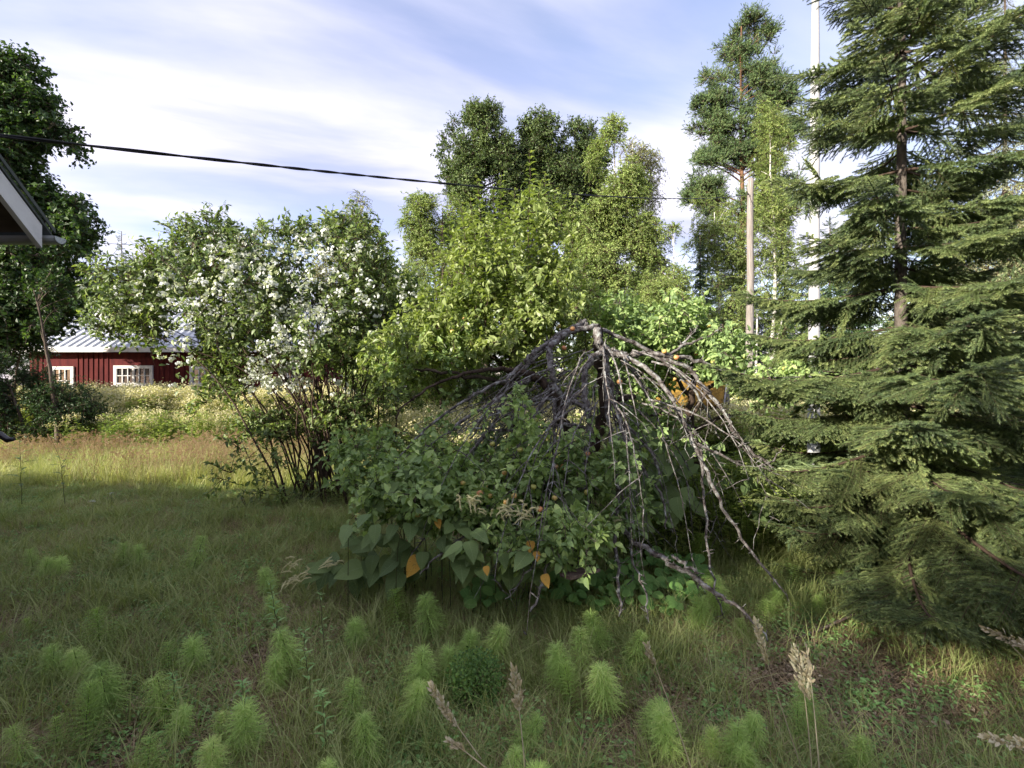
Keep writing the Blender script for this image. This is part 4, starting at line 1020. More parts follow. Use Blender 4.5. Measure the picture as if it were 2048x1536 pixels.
    for i, p in enumerate(pos[:296]):
        o = bpy.data.objects.new('blossom', BL[i % 6]); COL.objects.link(o); o.parent = t; o.location = Vector(p) - t.location; o.rotation_euler = (R(45) + rng.normal() * .4, rng.normal() * .4, rng.uniform(0, 6.28)); s = rng.uniform(.75, 1.25); o.scale = (s, s, s)
    bo = [bpy.data.objects.new('blossom_src', m_) for m_ in BL]
    rest = pos[296:]; k2 = 40; li = rng.choice(len(C), k2, p=w); uu = rand_unit(rng, k2); uu[:, 0] -= .4; uu[:, 2] += .5; uu = norm(uu); ad = C[li] + uu * Rr[li] * 1.02
    rest = np.vstack([rest, ad]) if len(rest) else ad
    scatter('blossom_mass', bo, rest, rng.uniform(0, 6.28, (len(rest), 3)), rng.uniform(.7, 1.2, len(rest)), parent=t, rng=rng)
mock_orange()

# ------------------------------------------------------------------ apple trees
PR['apple'] = clump_set('apple_spray', 5, 240, mat_leaf=M['apple_leaf'], mat_twig=M['twig'], radius=.17, twigs=5, per=7, leaf=.052, shape=leaf_oval(.6, .1, .25, (0,.3,.65,1), (0,.95,.8,0)), droop=.1, up=.6)
def poly(pts, rng, sub=4, jit=.008):
    """pts: (px, py, depth, radius px) -> smooth world polyline + radii"""
    A = np.array([W(p[0], p[1], p[2]) for p in pts]); r = np.array([p[3] * .80 * p[2] / FPX for p in pts]); n = len(A)
    s = np.arange(n); q = np.linspace(0, n - 1, (n - 1) * sub + 1)
    out = np.zeros((len(q), 3))
    for k, x in enumerate(q):
        i = min(int(x), n - 2); f = x - i; p0 = A[max(i-1, 0)]; p1 = A[i]; p2 = A[i+1]; p3 = A[min(i+2, n-1)]
        out[k] = .5 * ((2*p1) + (-p0+p2)*f + (2*p0-5*p1+4*p2-p3)*f*f + (-p0+3*p1-3*p2+p3)*f**3)
    out[1:-1] += rng.normal(size=(len(q) - 2, 3)) * jit
    return out, np.interp(q, s, r)
apple_me = None
def apple_mesh():
    g = Geo(); n = 10; k = 12; V = []; F = []
    for i in range(n + 1):
        th = math.pi * i / n; r = math.sin(th) * (1 + .08 * math.cos(th)); z = math.cos(th) * .92 - .22 * math.exp(-(th / .35) ** 2) + .16 * math.exp(-((math.pi - th) / .3) ** 2)
        for j in range(k): a = 2 * math.pi * j / k; V.append((r * math.cos(a) * .02, r * math.sin(a) * .02, z * .02))
    for i in range(n):
        for j in range(k): a = i*k+j; b = i*k+(j+1)%k; F += [(a, a+k, b+k), (a, b+k, b)]
    g.add(V, F, 0); g.tube([(0,0,.013),(.002,0,.024),(.004,.001,.036)], .0012, 4, 1); return g.mesh('apple', [M['apple'], M['twig_brown']], True)
AP = apple_mesh()
def apples(parent, lst, rng):
    for px, py, d in lst:
        o = bpy.data.objects.new('apple', AP); COL.objects.link(o); o.parent = parent; o.location = Vector(W(px, py, d)) - parent.location
        o.rotation_euler = (rng.normal() * .3, rng.normal() * .3, rng.uniform(0, 6.28)); s = rng.uniform(.85, 1.2) * (1.0 if d < 4.3 else 1.1); o.scale = (s, s, s)

def old_apple():
    rng = np.random.default_rng(31); D = 4.0; bx = wx(1160, 4.1)
    t = thing('apple_tree', 'old low apple tree with arching lichen covered limbs like an umbrella', 'apple tree', (bx, 4.1, 0))
    T_ = [ # trunks
     ('trunk','bark_dark',[(1150,1130,4.1,19),(1150,1000,4.1,17),(1135,900,4.15,15),(1124,830,4.15,14),(1105,785,4.1,12),(1070,758,4.1,10),(1030,742,4.15,7)]),
     ('trunk','bark_dark',[(1165,1120,4.15,20),(1172,960,4.15,17),(1190,880,4.15,14),(1208,800,4.1,13),(1202,740,4.05,13),(1196,690,4.0,12),(1195,658,3.95,11)]),
     ('limb','bark_lichen',[(1195,658,3.93,10),(1201,688,3.9,11),(1222,706,3.9,9),(1275,710,3.9,7),(1345,714,3.9,6),(1400,724,3.95,5),(1470,746,4,4),(1530,757,4.05,3),(1620,756,4.1,2.4),(1700,748,4.1,1.6)]),
     ('limb','bark_lichen',[(1197,655,3.95,7),(1160,660,3.9,7),(1110,680,3.85,7),(1075,702,3.8,6.5),(1048,726,3.8,6)]),
     ('limb','bark_lichen',[(1172,642,4,5),(1145,662,3.9,7),(1106,690,3.8,8),(1099,722,3.75,8),(1106,755,3.7,7.5),(1118,790,3.7,7),(1150,806,3.65,6.5),(1176,826,3.62,6),(1182,860,3.6,5)]),
     ('limb','bark_lichen',[(1204,700,3.85,8),(1180,726,3.75,8),(1168,755,3.7,8),(1171,795,3.65,8),(1178,835,3.6,7.5),(1176,885,3.55,6.5),(1162,925,3.5,6),(1130,970,3.4,5.5),(1112,1005,3.35,5),(1085,1040,3.3,4.5),(1055,1048,3.25,3)]),
     ('limb','bark_lichen',[(1214,708,3.9,7),(1213,760,3.85,6.5),(1215,830,3.75,6),(1223,890,3.65,5.5),(1231,960,3.5,5),(1234,1020,3.4,5),(1231,1090,3.25,4.5),(1239,1160,3.1,4),(1238,1235,3.0,3)]),
     ('limb','bark_lichen',[(1222,700,3.9,6),(1290,738,3.8,6),(1338,790,3.75,6),(1368,850,3.7,5.5),(1392,900,3.65,5),(1420,960,3.55,4.5),(1452,1030,3.45,4),(1492,1090,3.4,3.5),(1560,1180,3.3,2.5),(1600,1230,3.3,1.5)]),
     ('limb','bark_lichen',[(1310,714,3.9,5),(1375,738,3.9,5),(1402,772,3.9,4.5),(1440,812,3.85,4.5),(1472,870,3.8,4),(1512,912,3.8,3.5),(1562,950,3.8,2.6),(1630,992,3.8,1.6)]),
     ('limb','bark_lichen',[(1395,890,3.65,4),(1440,910,3.65,3.5),(1500,935,3.7,3),(1540,925,3.7,2),(1570,890,3.8,1.3)]),
     ('limb','bark_lichen',[(1215,740,3.9,5),(1238,830,3.8,4.5),(1262,900,3.7,4),(1300,960,3.6,3.5),(1325,1000,3.5,3),(1332,1060,3.4,2)]),
     ('limb','bark_lichen',[(1225,830,3.8,4),(1290,890,3.7,3.5),(1315,940,3.6,3),(1325,985,3.55,1.6)]),
     ('limb','bark_lichen',[(1234,1035,3.35,5),(1262,1082,3.25,6),(1310,1108,3.15,6.5),(1362,1140,3.05,6),(1420,1180,2.95,5.5),(1480,1220,2.85,4),(1535,1285,2.75,2)]),
     ('limb','bark_lichen',[(1345,1112,3.1,4),(1368,1132,3.02,4.5),(1395,1150,2.98,3)]),
     ('limb','bark_lichen',[(1390,725,3.95,3.5),(1345,700,4.05,0.1),(1350,700,4.05,.1)]),
     ('limb','bark_lichen',[(1340,712,3.92,4),(1368,693,3.95,3.5),(1400,680,4,2.8),(1440,662,4.05,1.2)]),
     ('limb','bark_lichen',[(1358,700,3.95,3),(1380,672,4,2),(1398,655,4.05,1)]),
     ('limb','bark_dark',[(1200,790,4.1,7),(1235,800,4.2,7),(1270,795,4.3,6)]),
     ('limb','bark_lichen',[(1180,655,4,5),(1230,672,4.05,5),(1290,700,4.1,4.5),(1340,735,4.15,4),(1400,800,4.2,3),(1440,880,4.2,2)]),
     ('limb','bark_lichen',[(1176,650,3.98,5),(1120,668,4.1,5),(1060,730,4.2,4),(990,800,4.3,3),(940,880,4.3,2)]),
     ('limb','bark_dark',[(1030,742,4.15,7),(1000,740,4.1,6),(940,746,4.0,4.5),(880,768,3.9,3.5),(820,802,3.85,2.5),(790,840,3.8,1.5)]),
     ('limb','bark_lichen',[(1045,728,3.8,5),(1010,760,3.75,4),(950,790,3.7,3.5),(890,830,3.6,3),(830,880,3.6,2.5),(780,940,3.6,1.5)]),
     ('limb','bark_lichen',[(1060,760,4.1,6),(1010,800,4,5),(980,860,3.85,4.5),(930,920,3.7,4),(890,990,3.55,3.5),(860,1060,3.4,2.5),(820,1120,3.25,1.6)]),
     ('limb','bark_lichen',[(1010,790,4,5),(930,840,3.9,4.5),(865,890,3.8,4),(800,935,3.75,3),(745,985,3.7,2),(710,1040,3.7,1.3)]),
     ('limb','bark_lichen',[(1100,780,3.9,5),(1060,850,3.7,4.5),(1020,920,3.55,4),(985,1000,3.4,3.5),(940,1060,3.25,3),(880,1110,3.1,2.4),(840,1150,3.05,1.3)]),
     ('limb','bark_lichen',[(1108,800,3.8,5),(1108,880,3.6,4.5),(1100,960,3.45,4),(1095,1040,3.3,4),(1098,1100,3.15,4),(1085,1170,3.0,4),(1060,1225,2.9,2.5)]),
     ('limb','bark_lichen',[(1180,860,3.55,5),(1165,940,3.45,4),(1140,1020,3.3,3.5),(1100,1090,3.15,3),(1050,1150,3,2.5),(1010,1200,2.95,1.4)]),
     ('limb','bark_lichen',[(1232,960,3.5,4),(1255,1040,3.35,3),(1265,1120,3.2,3),(1290,1190,3.05,2.5),(1300,1250,2.95,1.3)]),
     ('limb','bark_lichen',[(1400,900,3.65,4),(1408,980,3.55,3),(1415,1080,3.4,3),(1425,1160,3.2,2.5),(1450,1240,3.1,1.3)]),
     ('limb','bark_lichen',[(1170,860,3.6,5),(1130,850,3.6,5),(1060,860,3.65,4),(1000,862,3.7,3),(930,858,3.75,2)]),
    ]
    spur = []
    for nm, mt, pts in T_:
        if pts[1][3] == 0.1: continue
        P, r = poly(pts, rng, 5, .007 if nm == 'limb' else .012)
        g = Geo(); g.tube(P, r, 9 if nm == 'limb' else 12, knob=.16, rng=rng)
        for i in range(2, len(P) - 1):   # knobbly spurs
            if nm == 'trunk' or rng.random() < .35: continue
            for _ in range(2):
                d = norm(rng.normal(size=3) + np.array((0, -.1, .1))); l_ = rng.uniform(.012, .05)
                Q = [P[i], P[i] + d * (r[i] + l_)]; g.tube(Q, [r[i] * .35 + .001, .0018], 4); spur.append((Q[1], d))
        obj(nm, g.mesh(nm, M[mt], True), t)
    # generated drooping limbs all round the umbrella
    top = W(1200, 690, 4.0)
    for i in range(72):
        a = rng.uniform(0, 6.28)
        if math.cos(a) > .2 and i % 2: a = math.pi - a
        rr = rng.uniform(.7, 1.75) * (1.15 if math.cos(a) < 0 else .85); st = top + np.array((math.cos(a), math.sin(a), 0)) * rr * rng.uniform(.15, .4) + np.array((0, 0, -rng.uniform(.05, .6)))
        e_ = top + np.array((math.cos(a) * rr, math.sin(a) * rr * .8, 0)); e_[2] = rng.uniform(.1, 1.1)
        mid = st * .35 + e_ * .65; mid[2] = st[2] * .8 + e_[2] * .2 + .1
        s = np.linspace(0, 1, 14)[:, None]; B_ = (1-s)**2*st + 2*s*(1-s)*mid + s**2*e_; B_[1:] += np.cumsum(rng.normal(size=(13, 3)) * .007, 0)
        g = Geo(); rad = np.linspace(rng.uniform(.0045, .0095), .0018, 14); g.tube(B_, rad, 6, knob=.2, rng=rng)
        for j in range(2, 14):
            for _ in range(2):
                d = norm(rng.normal(size=3)); Q = [B_[j], B_[j] + d * rng.uniform(.02, .06)]; g.tube(Q, [.0035, .0015], 3, cap=False); 
                if rng.random() < .6: spur.append((Q[1], d))
            if rng.random() < .35:
                Q = tw_curve(rng, B_[j], norm(np.array((rng.normal(), rng.normal(), -.6))), rng.uniform(.15, .4), .3, 6, .04); g.tube(Q, np.linspace(.004, .0014, 6), 4, cap=False); spur.append((Q[-1], norm(Q[-1] - Q[-2])))
        obj('limb', g.mesh('limb', M['bark_lichen'], True), t)
    # leaf rosettes at spurs, where the photo has leaves
    zones = [(1000,985,210,75,3.5,100),(1130,980,100,85,3.5,42),(870,970,120,80,3.6,60),(1080,1070,130,55,3.25,50),(780,920,110,60,3.9,22),(730,920,60,60,4,30),(940,870,110,40,3.8,12),(1050,880,30,120,3.4,26),(1150,1080,60,40,3.0,26),(1290,860,60,40,3.9,6),(860,740,110,60,4.8,20),(930,700,90,50,4.8,18),(1560,760,60,30,4,8),(1290,850,120,80,4.2,12),(1220,1000,100,70,3.5,30),(880,1020,90,50,3.35,40),(730,1000,60,50,3.5,14),(1430,690,50,30,4.05,8),(1190,905,60,60,3.4,20)]
    pos = []; 
    for zx, zy, rx, ry, d, n in zones:
        a = rng.uniform(0, 6.28, n); r_ = rng.random(n) ** .5
        for k in range(n): pos.append(W(zx + rx * r_[k] * math.cos(a[k]), zy + ry * r_[k] * math.sin(a[k]), d + rng.normal() * .16))
    pos = np.array(pos)
    scatter('foliage', PR['apple'], pos, mats_to_euler(frames_z(rng.normal(size=pos.shape) * .5 + np.array((0, -.3, .9)), rng)), rng.uniform(.7, 1.15, len(pos)), parent=t, rng=rng)
    sel = pos[rng.choice(len(pos), 75, replace=False)]
    lp, mx = [], []
    for p in sel:
        for j in range(6): lp.append(p + rng.normal(size=3) * .05 + np.array((0, -.1, .02))); mx.append((rand_unit(rng, 1)[0] + np.array((0, -.2, -.1)), np.array((0, -.4, .9)) + rng.normal(size=3) * .35))
    lp = np.array(lp); Mx = frames(np.array([m_[0] for m_ in mx]), np.array([m_[1] for m_ in mx])) * rng.uniform(.045, .068, len(lp))[:, None, None]
    split_leaves(t, 'leaf', leaf_oval(.6, .1, .28), [M['apple_leaf']], lp, Mx, 290, -lp[:, 1], 'front_leaves', rng)
    apples(t, [(1175,910,3.3),(1123,914,3.35),(1127,936,3.3),(1112,935,3.3),(1009,948,3.2),(926,968,3.2),(969,976,3.15),(960,989,3.1),(980,994,3.1),(1028,994,3.1),(1011,1006,3.05),(1067,976,3.1),(1109,998,3.05),(1080,1021,3.0),(1175,987,3.1),(1149,1064,2.95),(1173,1056,2.95),(875,1004,3.2),(835,1032,3.2),(717,1034,3.4),(704,1070,3.35),(1239,766,3.8),(1128,698,3.8),(1329,705,3.85),(1353,717,3.85),(1145,660,3.8),(1040,902,3.3),(985,890,3.4)], rng)
old_apple()

def leafy_shoot(g, rng, a, b, leaf=.055, gap=.028, mi=0, start=.12):
    ln = np.linalg.norm(b - a); P = np.linspace(0, 1, 9)[:, None] * (b - a) + a; P[1:-1] += rng.normal(size=(7, 3)) * .012; P[4] += rng.normal(size=3) * .015
    g.tube(P, np.linspace(.0065, .0018, 9), 4, 1, cap=False)
    n = int(ln / gap); pos = []; xd = []; zh = []; sz = []; rn = []
    for j in range(n):
        s = start + (1 - start) * j / n; p = np.array([np.interp(s, np.linspace(0, 1, 9), P[:, c]) for c in range(3)]); an = j * 2.4 + rng.normal() * .3
        for _ in range(2 if rng.random() < .5 else 1):
            an += .8; pos.append(p + .012 * np.array((math.cos(an), math.sin(an), .3))); xd.append((math.cos(an), math.sin(an), .25 + .5 * s + rng.normal() * .2)); zh.append((-math.cos(an) * .3, -math.sin(an) * .3, 1)); sz.append(leaf * rng.uniform(.7, 1.2) * (1 - .45 * max(0, s - .8) / .2)); rn.append(np.clip(.25 + .45 * s + rng.normal() * .2 + (.4 if s > .96 else 0), 0, 1))
    g.bake(SHOOTLEAF, np.array(pos), frames(np.array(xd), np.array(zh)) * np.array(sz)[:, None, None], mi, np.array(rn))
SHOOTLEAF = leaf_oval(.58, .14, .42, (0,.25,.6,1), (0,.9,.85,0))

def upright_apple():
    rng = np.random.default_rng(51); D = 5.0; bx = wx(1060, D)
    t = thing('apple_tree', 'apple tree with tall upright leafy shoots and reddish tips in the middle', 'apple tree', (bx, D, 0))
    P, r = poly([(1060,1080,D,17),(1050,960,D,15),(1035,850,D,13),(1030,750,D,12),(1022,690,D,10),(1015,650,D,8)], rng, 5, .01); g = Geo(); g.tube(P, r, 12, knob=.12, rng=rng); obj('trunk', g.mesh('trunk', M['bark_dark'], True), t)
    for pts in ([(1030,760,D,8),(990,720,D,6),(940,690,D-.1,4.5),(890,650,D-.1,3)], [(1028,740,D,8),(1070,710,D,6),(1120,680,D,5),(1170,640,D,3)], [(1025,700,D,7),(1060,650,D-.1,5),(1090,610,D-.1,4)], [(1030,770,D,7),(970,760,D-.3,6),(900,750,D-.5,4),(830,740,D-.6,3)], [(1025,720,D,7),(980,650,D+.2,5),(940,600,D+.3,3)]):
        P, r = poly(pts, rng, 5, .01); g = Geo(); g.tube(P, r, 8, knob=.12, rng=rng); obj('limb', g.mesh('limb', M['bark_brown'], True), t)
    tips = [(1058,300),(1092,345),(1110,378),(1128,400),(1064,365),(1030,380),(1002,350),(985,368),(955,355),(940,392),(918,400),(1012,425),(1075,432),(1148,470),(1145,432),(895,412),(880,452),(860,482),(970,442),(1045,452),(1100,462),(1170,522),(905,505),(845,560),(1190,560),(825,600),(1010,500),(1060,520),(1120,540),(950,520),(1090,505),(925,560),(990,560),(870,570),(1150,590),(1035,560),(1075,590),(960,600),(1180,620),(900,620),(850,640),(800,640),(1110,620),(1010,620)]
    gf = []; 
    for i, (px, py) in enumerate(tips):
        d = D + rng.normal() * .25; b = W(px, py, d); fx_ = 1035 + (px - 1035) * rng.uniform(.62, .85); fy = max(py + 150, 640 + rng.uniform(-20, 90) + .12 * abs(px - 1035)); a = W(fx_, fy, D + (d - D) * .5)
        g = Geo(); leafy_shoot(g, rng, a, b, leaf=.072, gap=.024); obj('shoot', g.mesh('shoot', [M['shoot_leaf'], M['twig_brown']], True), t)
    pos = []
    for zx, zy, rx, ry, n in [(1010,570,100,60,55),(950,640,120,60,90),(880,690,100,50,80),(1080,610,80,60,50),(1020,700,130,45,60),(860,740,80,50,40),(1130,640,60,40,20),(780,720,60,50,20),(960,500,50,60,14),(1060,480,60,60,18),(1090,420,45,40,8),(1130,520,50,60,10)]:
        a = rng.uniform(0, 6.28, n); r_ = rng.random(n) ** .5
        for k in range(n): pos.append(W(zx + rx * r_[k] * math.cos(a[k]), zy + ry * r_[k] * math.sin(a[k]), D + rng.normal() * .35))
    pos = np.array(pos); scatter('foliage', PR['shoot'], pos, mats_to_euler(frames_z(rng.normal(size=pos.shape) * .4 + np.array((0, 0, .9)), rng)), rng.uniform(.8, 1.25, len(pos)), parent=t, rng=rng)
    k = 330; a = rng.uniform(0, 6.28, k); r_ = rng.random(k) ** .5; lp = np.array([W(1000 + 125 * r_[i] * math.cos(a[i]), 570 + 140 * r_[i] * math.sin(a[i]), D - .45 + rng.normal() * .12) for i in range(k)])
    Mx = frames(rand_unit(rng, k) * np.array((1, 1, .4)) + (0, 0, .1), np.array((0, 0, 1.0)) + rng.normal(size=(k, 3)) * .3) * rng.uniform(.05, .07, k)[:, None, None]
    split_leaves(t, 'leaf', leaf_oval(.58, .14, .4), [M['shoot_leaf']], lp, Mx, 280, -lp[:, 1], 'front_leaves', rng)
    apples(t, [(945,690,4.5),(968,700,4.5),(930,640,4.6),(1118,655,4.7),(990,600,4.6),(905,665,4.5),(1010,640,4.6)], rng)
PR['shoot'] = clump_set('shoot_spray', 4, 260, mat_leaf=M['shoot_leaf'], mat_twig=M['twig_brown'], radius=.2, twigs=4, per=9, leaf=.056, shape=SHOOTLEAF, droop=.0, up=1.2)
upright_apple()

def right_apple():
    rng = np.random.default_rng(61); D = 5.6; bx = wx(1390, D)
    t = thing('apple_tree', 'apple tree with small orange apples spreading right of the arched limbs', 'apple tree', (bx, D, 0))
    P, r = poly([(1385,1040,D,12),(1390,900,D,10),(1380,820,D,9),(1390,740,D,7),(1380,680,D,5),(1370,620,D,3)], rng, 5, .012); g = Geo(); g.tube(P, r, 10, knob=.12, rng=rng); obj('trunk', g.mesh('trunk', M['bark_dark'], True), t)
    for pts in ([(1385,830,D,6),(1430,770,D,5),(1500,740,D,4),(1590,735,D,3),(1690,750,D,1.5)], [(1385,800,D,6),(1330,740,D,5),(1280,700,D,3),(1240,660,D,2)], [(1385,760,D,5),(1430,700,D,4),(1445,650,D,2)], [(1380,850,D,6),(1320,830,D-.3,4),(1270,850,D-.4,2)], [(1390,860,D,6),(1470,830,D-.2,4),(1540,850,D-.4,2)]):
        P, r = poly(pts, rng, 5, .01); g = Geo(); g.tube(P, r, 7, knob=.12, rng=rng); obj('limb', g.mesh('limb', M['bark_brown'], True), t)
    pos = []
    for zx, zy, rx, ry, n in [(1350,670,70,50,80),(1290,700,60,50,60),(1440,710,50,40,40),(1240,640,50,40,40),(1460,700,60,40,16),(1280,790,80,60,60),(1500,760,70,35,30),(1590,750,60,30,22),(1360,620,50,30,24),(1300,850,60,50,14),(1690,760,40,20,10),(1560,800,50,20,4)]:
        a = rng.uniform(0, 6.28, n); r_ = rng.random(n) ** .5
        for k in range(n): pos.append(W(zx + rx * r_[k] * math.cos(a[k]), zy + ry * r_[k] * math.sin(a[k]), D + rng.normal() * .35))
    pos = np.array([p for p in pos if not (1350 < 1024 + p[0] / p[1] * FPX < 1465 and 750 < 770 - (p[2] - CAM_H) / p[1] * FPX < 825)]); scatter('foliage', PR['apple'], pos, mats_to_euler(frames_z(rng.normal(size=pos.shape) * .4 + np.array((0, 0, .9)), rng)), rng.uniform(.9, 1.4, len(pos)), parent=t, rng=rng)
    apples(t, [(1362,646,5.2),(1445,706,5.3),(1427,719,5.3),(1426,726,5.2),(1385,747,5.2),(1510,777,5.2),(1568,739,5.3),(1606,741,5.3),(1689,759,5.3),(1553,778,5.2),(1392,709,5.2),(1542,767,5.2),(1375,690,5.2),(1432,664,5.3),(1418,653,5.3),(1460,745,5.2),(1300,705,5.2),(1480,798,5.2),(1350,760,5.1),(1490,716,5.3)], rng)
right_apple()

# ------------------------------------------------------------------ big-leaved plants under the old apple tree
def big_leaf_proto(mat, w=.78, bend=.35):
    g = Geo(); g.bake(leaf_heart(w, .07, bend), np.zeros((1, 3)), np.eye(3)[None], 0, np.array([.5])); return g.mesh('leaf', M[mat], True)
BLM = [big_leaf_proto('big_leaf', .78, .30), big_leaf_proto('big_leaf', .70, .15), big_leaf_proto('big_leaf', .84, .45)]
YLM = big_leaf_proto('yellow_leaf', .72, .2)
def place(parent, name, me, p, xd, zh, size, label=None):
    f = frames(np.array([xd], float), np.array([zh], float))[0] * size; m4 = Matrix.Identity(4)
    for a in range(3):
        for b in range(3): m4[a][b] = f[a][b]
        m4[a][3] = p[a]
    o = bpy.data.objects.new(name, me); COL.objects.link(o); o.parent = parent; o.matrix_basis = Matrix.Translation(parent.location).inverted() @ m4
    if label: o['label'] = label
    return o
def flower_spikes(parent, px, py, d, n=9, dirx=-1, span=.14, rng=None):
    """cream drooping catkin-like spikes"""
    for k in range(n):
        g = Geo(); a = W(px, py, d) + np.array((rng.normal() * span * .5, rng.normal() * .03, rng.normal() * .02)); dr = norm(np.array((dirx * .6 + rng.normal() * .4, -.2 + rng.normal() * .2, .25 + rng.normal() * .4)))
        P = tw_curve(rng, a, dr, rng.uniform(.05, .085), .45, 7, .03); g.tube(P, [.002, .0038, .0042, .004, .0036, .003, .0012], 6, knob=.3, rng=rng)
        q = P[rng.integers(0, 7, 50)] + rng.normal(size=(50, 3)) * .0035; g.bake(LEAF2, q, frames(rand_unit(rng, 50), rand_unit(rng, 50)) * .007, 0)
        obj('flower_spike', g.mesh('flower_spike', M['cream']), parent)
def knotweed(label, zones, d0, seed, spikes=(), bx=None, yellow=(), lo=.09, hi=.15, tilt=-.3):
    rng = np.random.default_rng(seed); cx = sum(z[0] for z in zones) / len(zones); b = wx(cx, d0)
    t = thing('knotweed_plant', label, 'plant', (b, d0 + .2, 0))
    for zx, zy, rx, ry, d, n in zones:
        for i in range(n):
            a = rng.uniform(0, 6.28); r_ = rng.random() ** .5; px, py = zx + rx * r_ * math.cos(a), zy + ry * r_ * math.sin(a); dd = d + rng.normal() * .12
            p = W(px, py, dd); 
            if p[2] < .05: p[2] = .05 + rng.random() * .1
            az = rng.normal() * .9 - math.pi / 2; xd = (math.cos(az), math.sin(az) * .8, tilt - .1 + rng.normal() * .35); zh = (rng.normal() * .5, -.45 + rng.normal() * .35, .85)
            place(t, 'leaf', BLM[rng.integers(3)], p, xd, zh, rng.uniform(lo, hi))
            if i % 6 == 0:
                g = Geo(); q = np.array((p[0] + rng.normal() * .08, dd + .12 + rng.random() * .1, 0)); s = np.linspace(0, 1, 6)[:, None]; m_ = np.array((q[0], q[1], p[2] * 1.1)); g.tube((1-s)**2*q + 2*s*(1-s)*m_ + s**2*p, np.linspace(.0038, .002, 6), 5); obj('stem', g.mesh('stem', M['weed_stem'], True), t)
    for px, py, d in yellow:
        place(t, 'leaf', YLM, W(px, py, d), (rng.normal() * .5, -.6, -.6), (0, -.8, .5), rng.uniform(.055, .09), 'yellowed leaf')
    for s_ in spikes: flower_spikes(t, *s_, rng=rng)
    return t
knotweed('large leaved plant trailing left onto the grass with a cream flower tassel', [(770,1105,80,36,3.55,18),(700,1128,50,24,3.5,10),(645,1130,24,14,3.45,4),(800,1140,50,22,3.4,6)], 3.6, 71, spikes=[(620,1145,3.35,14,-1,.11),(590,1162,3.33,10,-1,.07),(668,1132,3.3,8,-1,.05),(600,1128,3.35,6,-1,.05)], yellow=[], lo=.12, hi=.19)
yl = knotweed('large leaved plant with heart shaped leaves under the apples in the middle', [(975,1095,85,45,3.08,18),(940,1015,90,50,3.35,16),(1060,1075,60,50,3.3,12),(1090,1125,50,30,3.08,8),(1140,1010,60,40,3.4,8)], 3.4, 72, spikes=[(935,1000,2.85,12,.2,.06),(1015,1018,2.85,18,.1,.14),(1052,1025,2.85,10,.3,.06)], yellow=[(972,1135,2.85),(1088,1152,2.85),(1072,1106,2.9),(1062,1085,2.95),(875,1042,3.1)], lo=.11, hi=.18)
place(yl, 'leaf', YLM, W(838, 1118, 3.2), (-.55, -.3, -.75), (-.2, -.9, .3), .15, 'large curled yellow leaf with brown spots')
knotweed('dark shaded large leaved plant left of the apples', [(800,1000,80,50,3.4,22),(860,970,80,40,3.5,18),(740,1060,50,40,3.2,10),(860,1070,60,40,3.15,14),(760,960,70,40,3.6,12)], 3.5, 73, lo=.09, hi=.14, spikes=[(1175,1070,3.0,3,.5,.02)])
knotweed('large leaved plant right of the lichen covered limbs', [(1280,930,80,40,4.0,18),(1350,960,70,50,4.1,16),(1270,1010,50,40,3.7,12),(1360,1010,60,40,3.9,10),(1310,880,70,30,4.2,10),(1420,920,50,40,4.4,8),(1480,1000,50,50,4.2,8)], 4.0, 74, lo=.11, hi=.19, spikes=[(1235,1040,3.3,3,.4,.03)])
knotweed('shaded large leaved plant behind the drooping limbs by the trunk', [(1060,930,60,50,3.9,16),(1000,900,70,40,4.1,16),(930,930,60,40,4,12),(1180,960,60,60,3.9,10),(1120,1020,50,40,3.7,8)], 4.0, 75, lo=.09, hi=.15)

def bergenia(label, zone, n, seed):
    rng = np.random.default_rng(seed); zx, zy, rx, ry, d = zone; t = thing('bergenia_plant', label, 'plant', (wx(zx, d), d, 0))
    g0 = Geo(); g0.bake(leaf_oval(.82, .05, .25, (0,.12,.3,.55,.8,.95,1.), (.2,.62,.92,1,.82,.4,0)), np.zeros((1,3)), np.eye(3)[None], 0, np.array([.5])); me = g0.mesh('leaf', M['round_leaf'], True)
    for i in range(n):
        a = rng.uniform(0, 6.28); r_ = rng.random() ** .5; px, py = zx + rx * r_ * math.cos(a), zy + ry * r_ * math.sin(a); dd = d - (py - zy) / 938 * 2.2 * d + rng.normal() * .05
        p = W(px, py, dd); p[2] = max(p[2], .06); az = rng.uniform(0, 6.28)
        place(t, 'leaf', me, p, (math.cos(az) * .9, math.sin(az) * .7 - .1, .35 + rng.normal() * .3), (0, -.5, .8), rng.uniform(.065, .10))
        if i % 3 == 0:
            g = Geo(); g.tube([(p[0], p[1] + .02, 0), (p[0] + .01, p[1], p[2])], [.004, .0025], 5); obj('stem', g.mesh('stem', M['weed_stem'], True), t)
bergenia('round leaved ground plant at the foot of the drooping limbs', (1180,1175,110,36,3.5), 90, 81)
bergenia('round leaved ground plant right of the lying board', (1315,1140,90,36,3.75), 80, 82)
bergenia('small round leaved ground plant left of the lying board', (975,1195,50,25,3.4), 30, 83)
bergenia('round leaved ground plant below the long diagonal limb', (1350,1195,70,26,3.35), 40, 84)
g = Geo(); a, b_ = W(1120, 1148, 2.95), W(1180, 1132, 3.15); u_ = norm(b_ - a); s_ = norm(np.cross(u_, (0, 0, 1)))
for off, th in ((0, 0), (.045, .012)):
    P = [a + s_ * off, b_ + s_ * off, b_ + s_ * (off + .04), a + s_ * (off + .04)]; Q = [p - np.array((0, 0, .02)) for p in P]; g.quad(*P); g.quad(*Q[::-1])
    for i in range(4): j = (i + 1) % 4; g.quad(P[i], Q[i], Q[j], P[j])
tagit(obj('old_board', g.mesh('old_board', M['old_wood'])), 'weathered brown board lying among the round leaves', 'board')

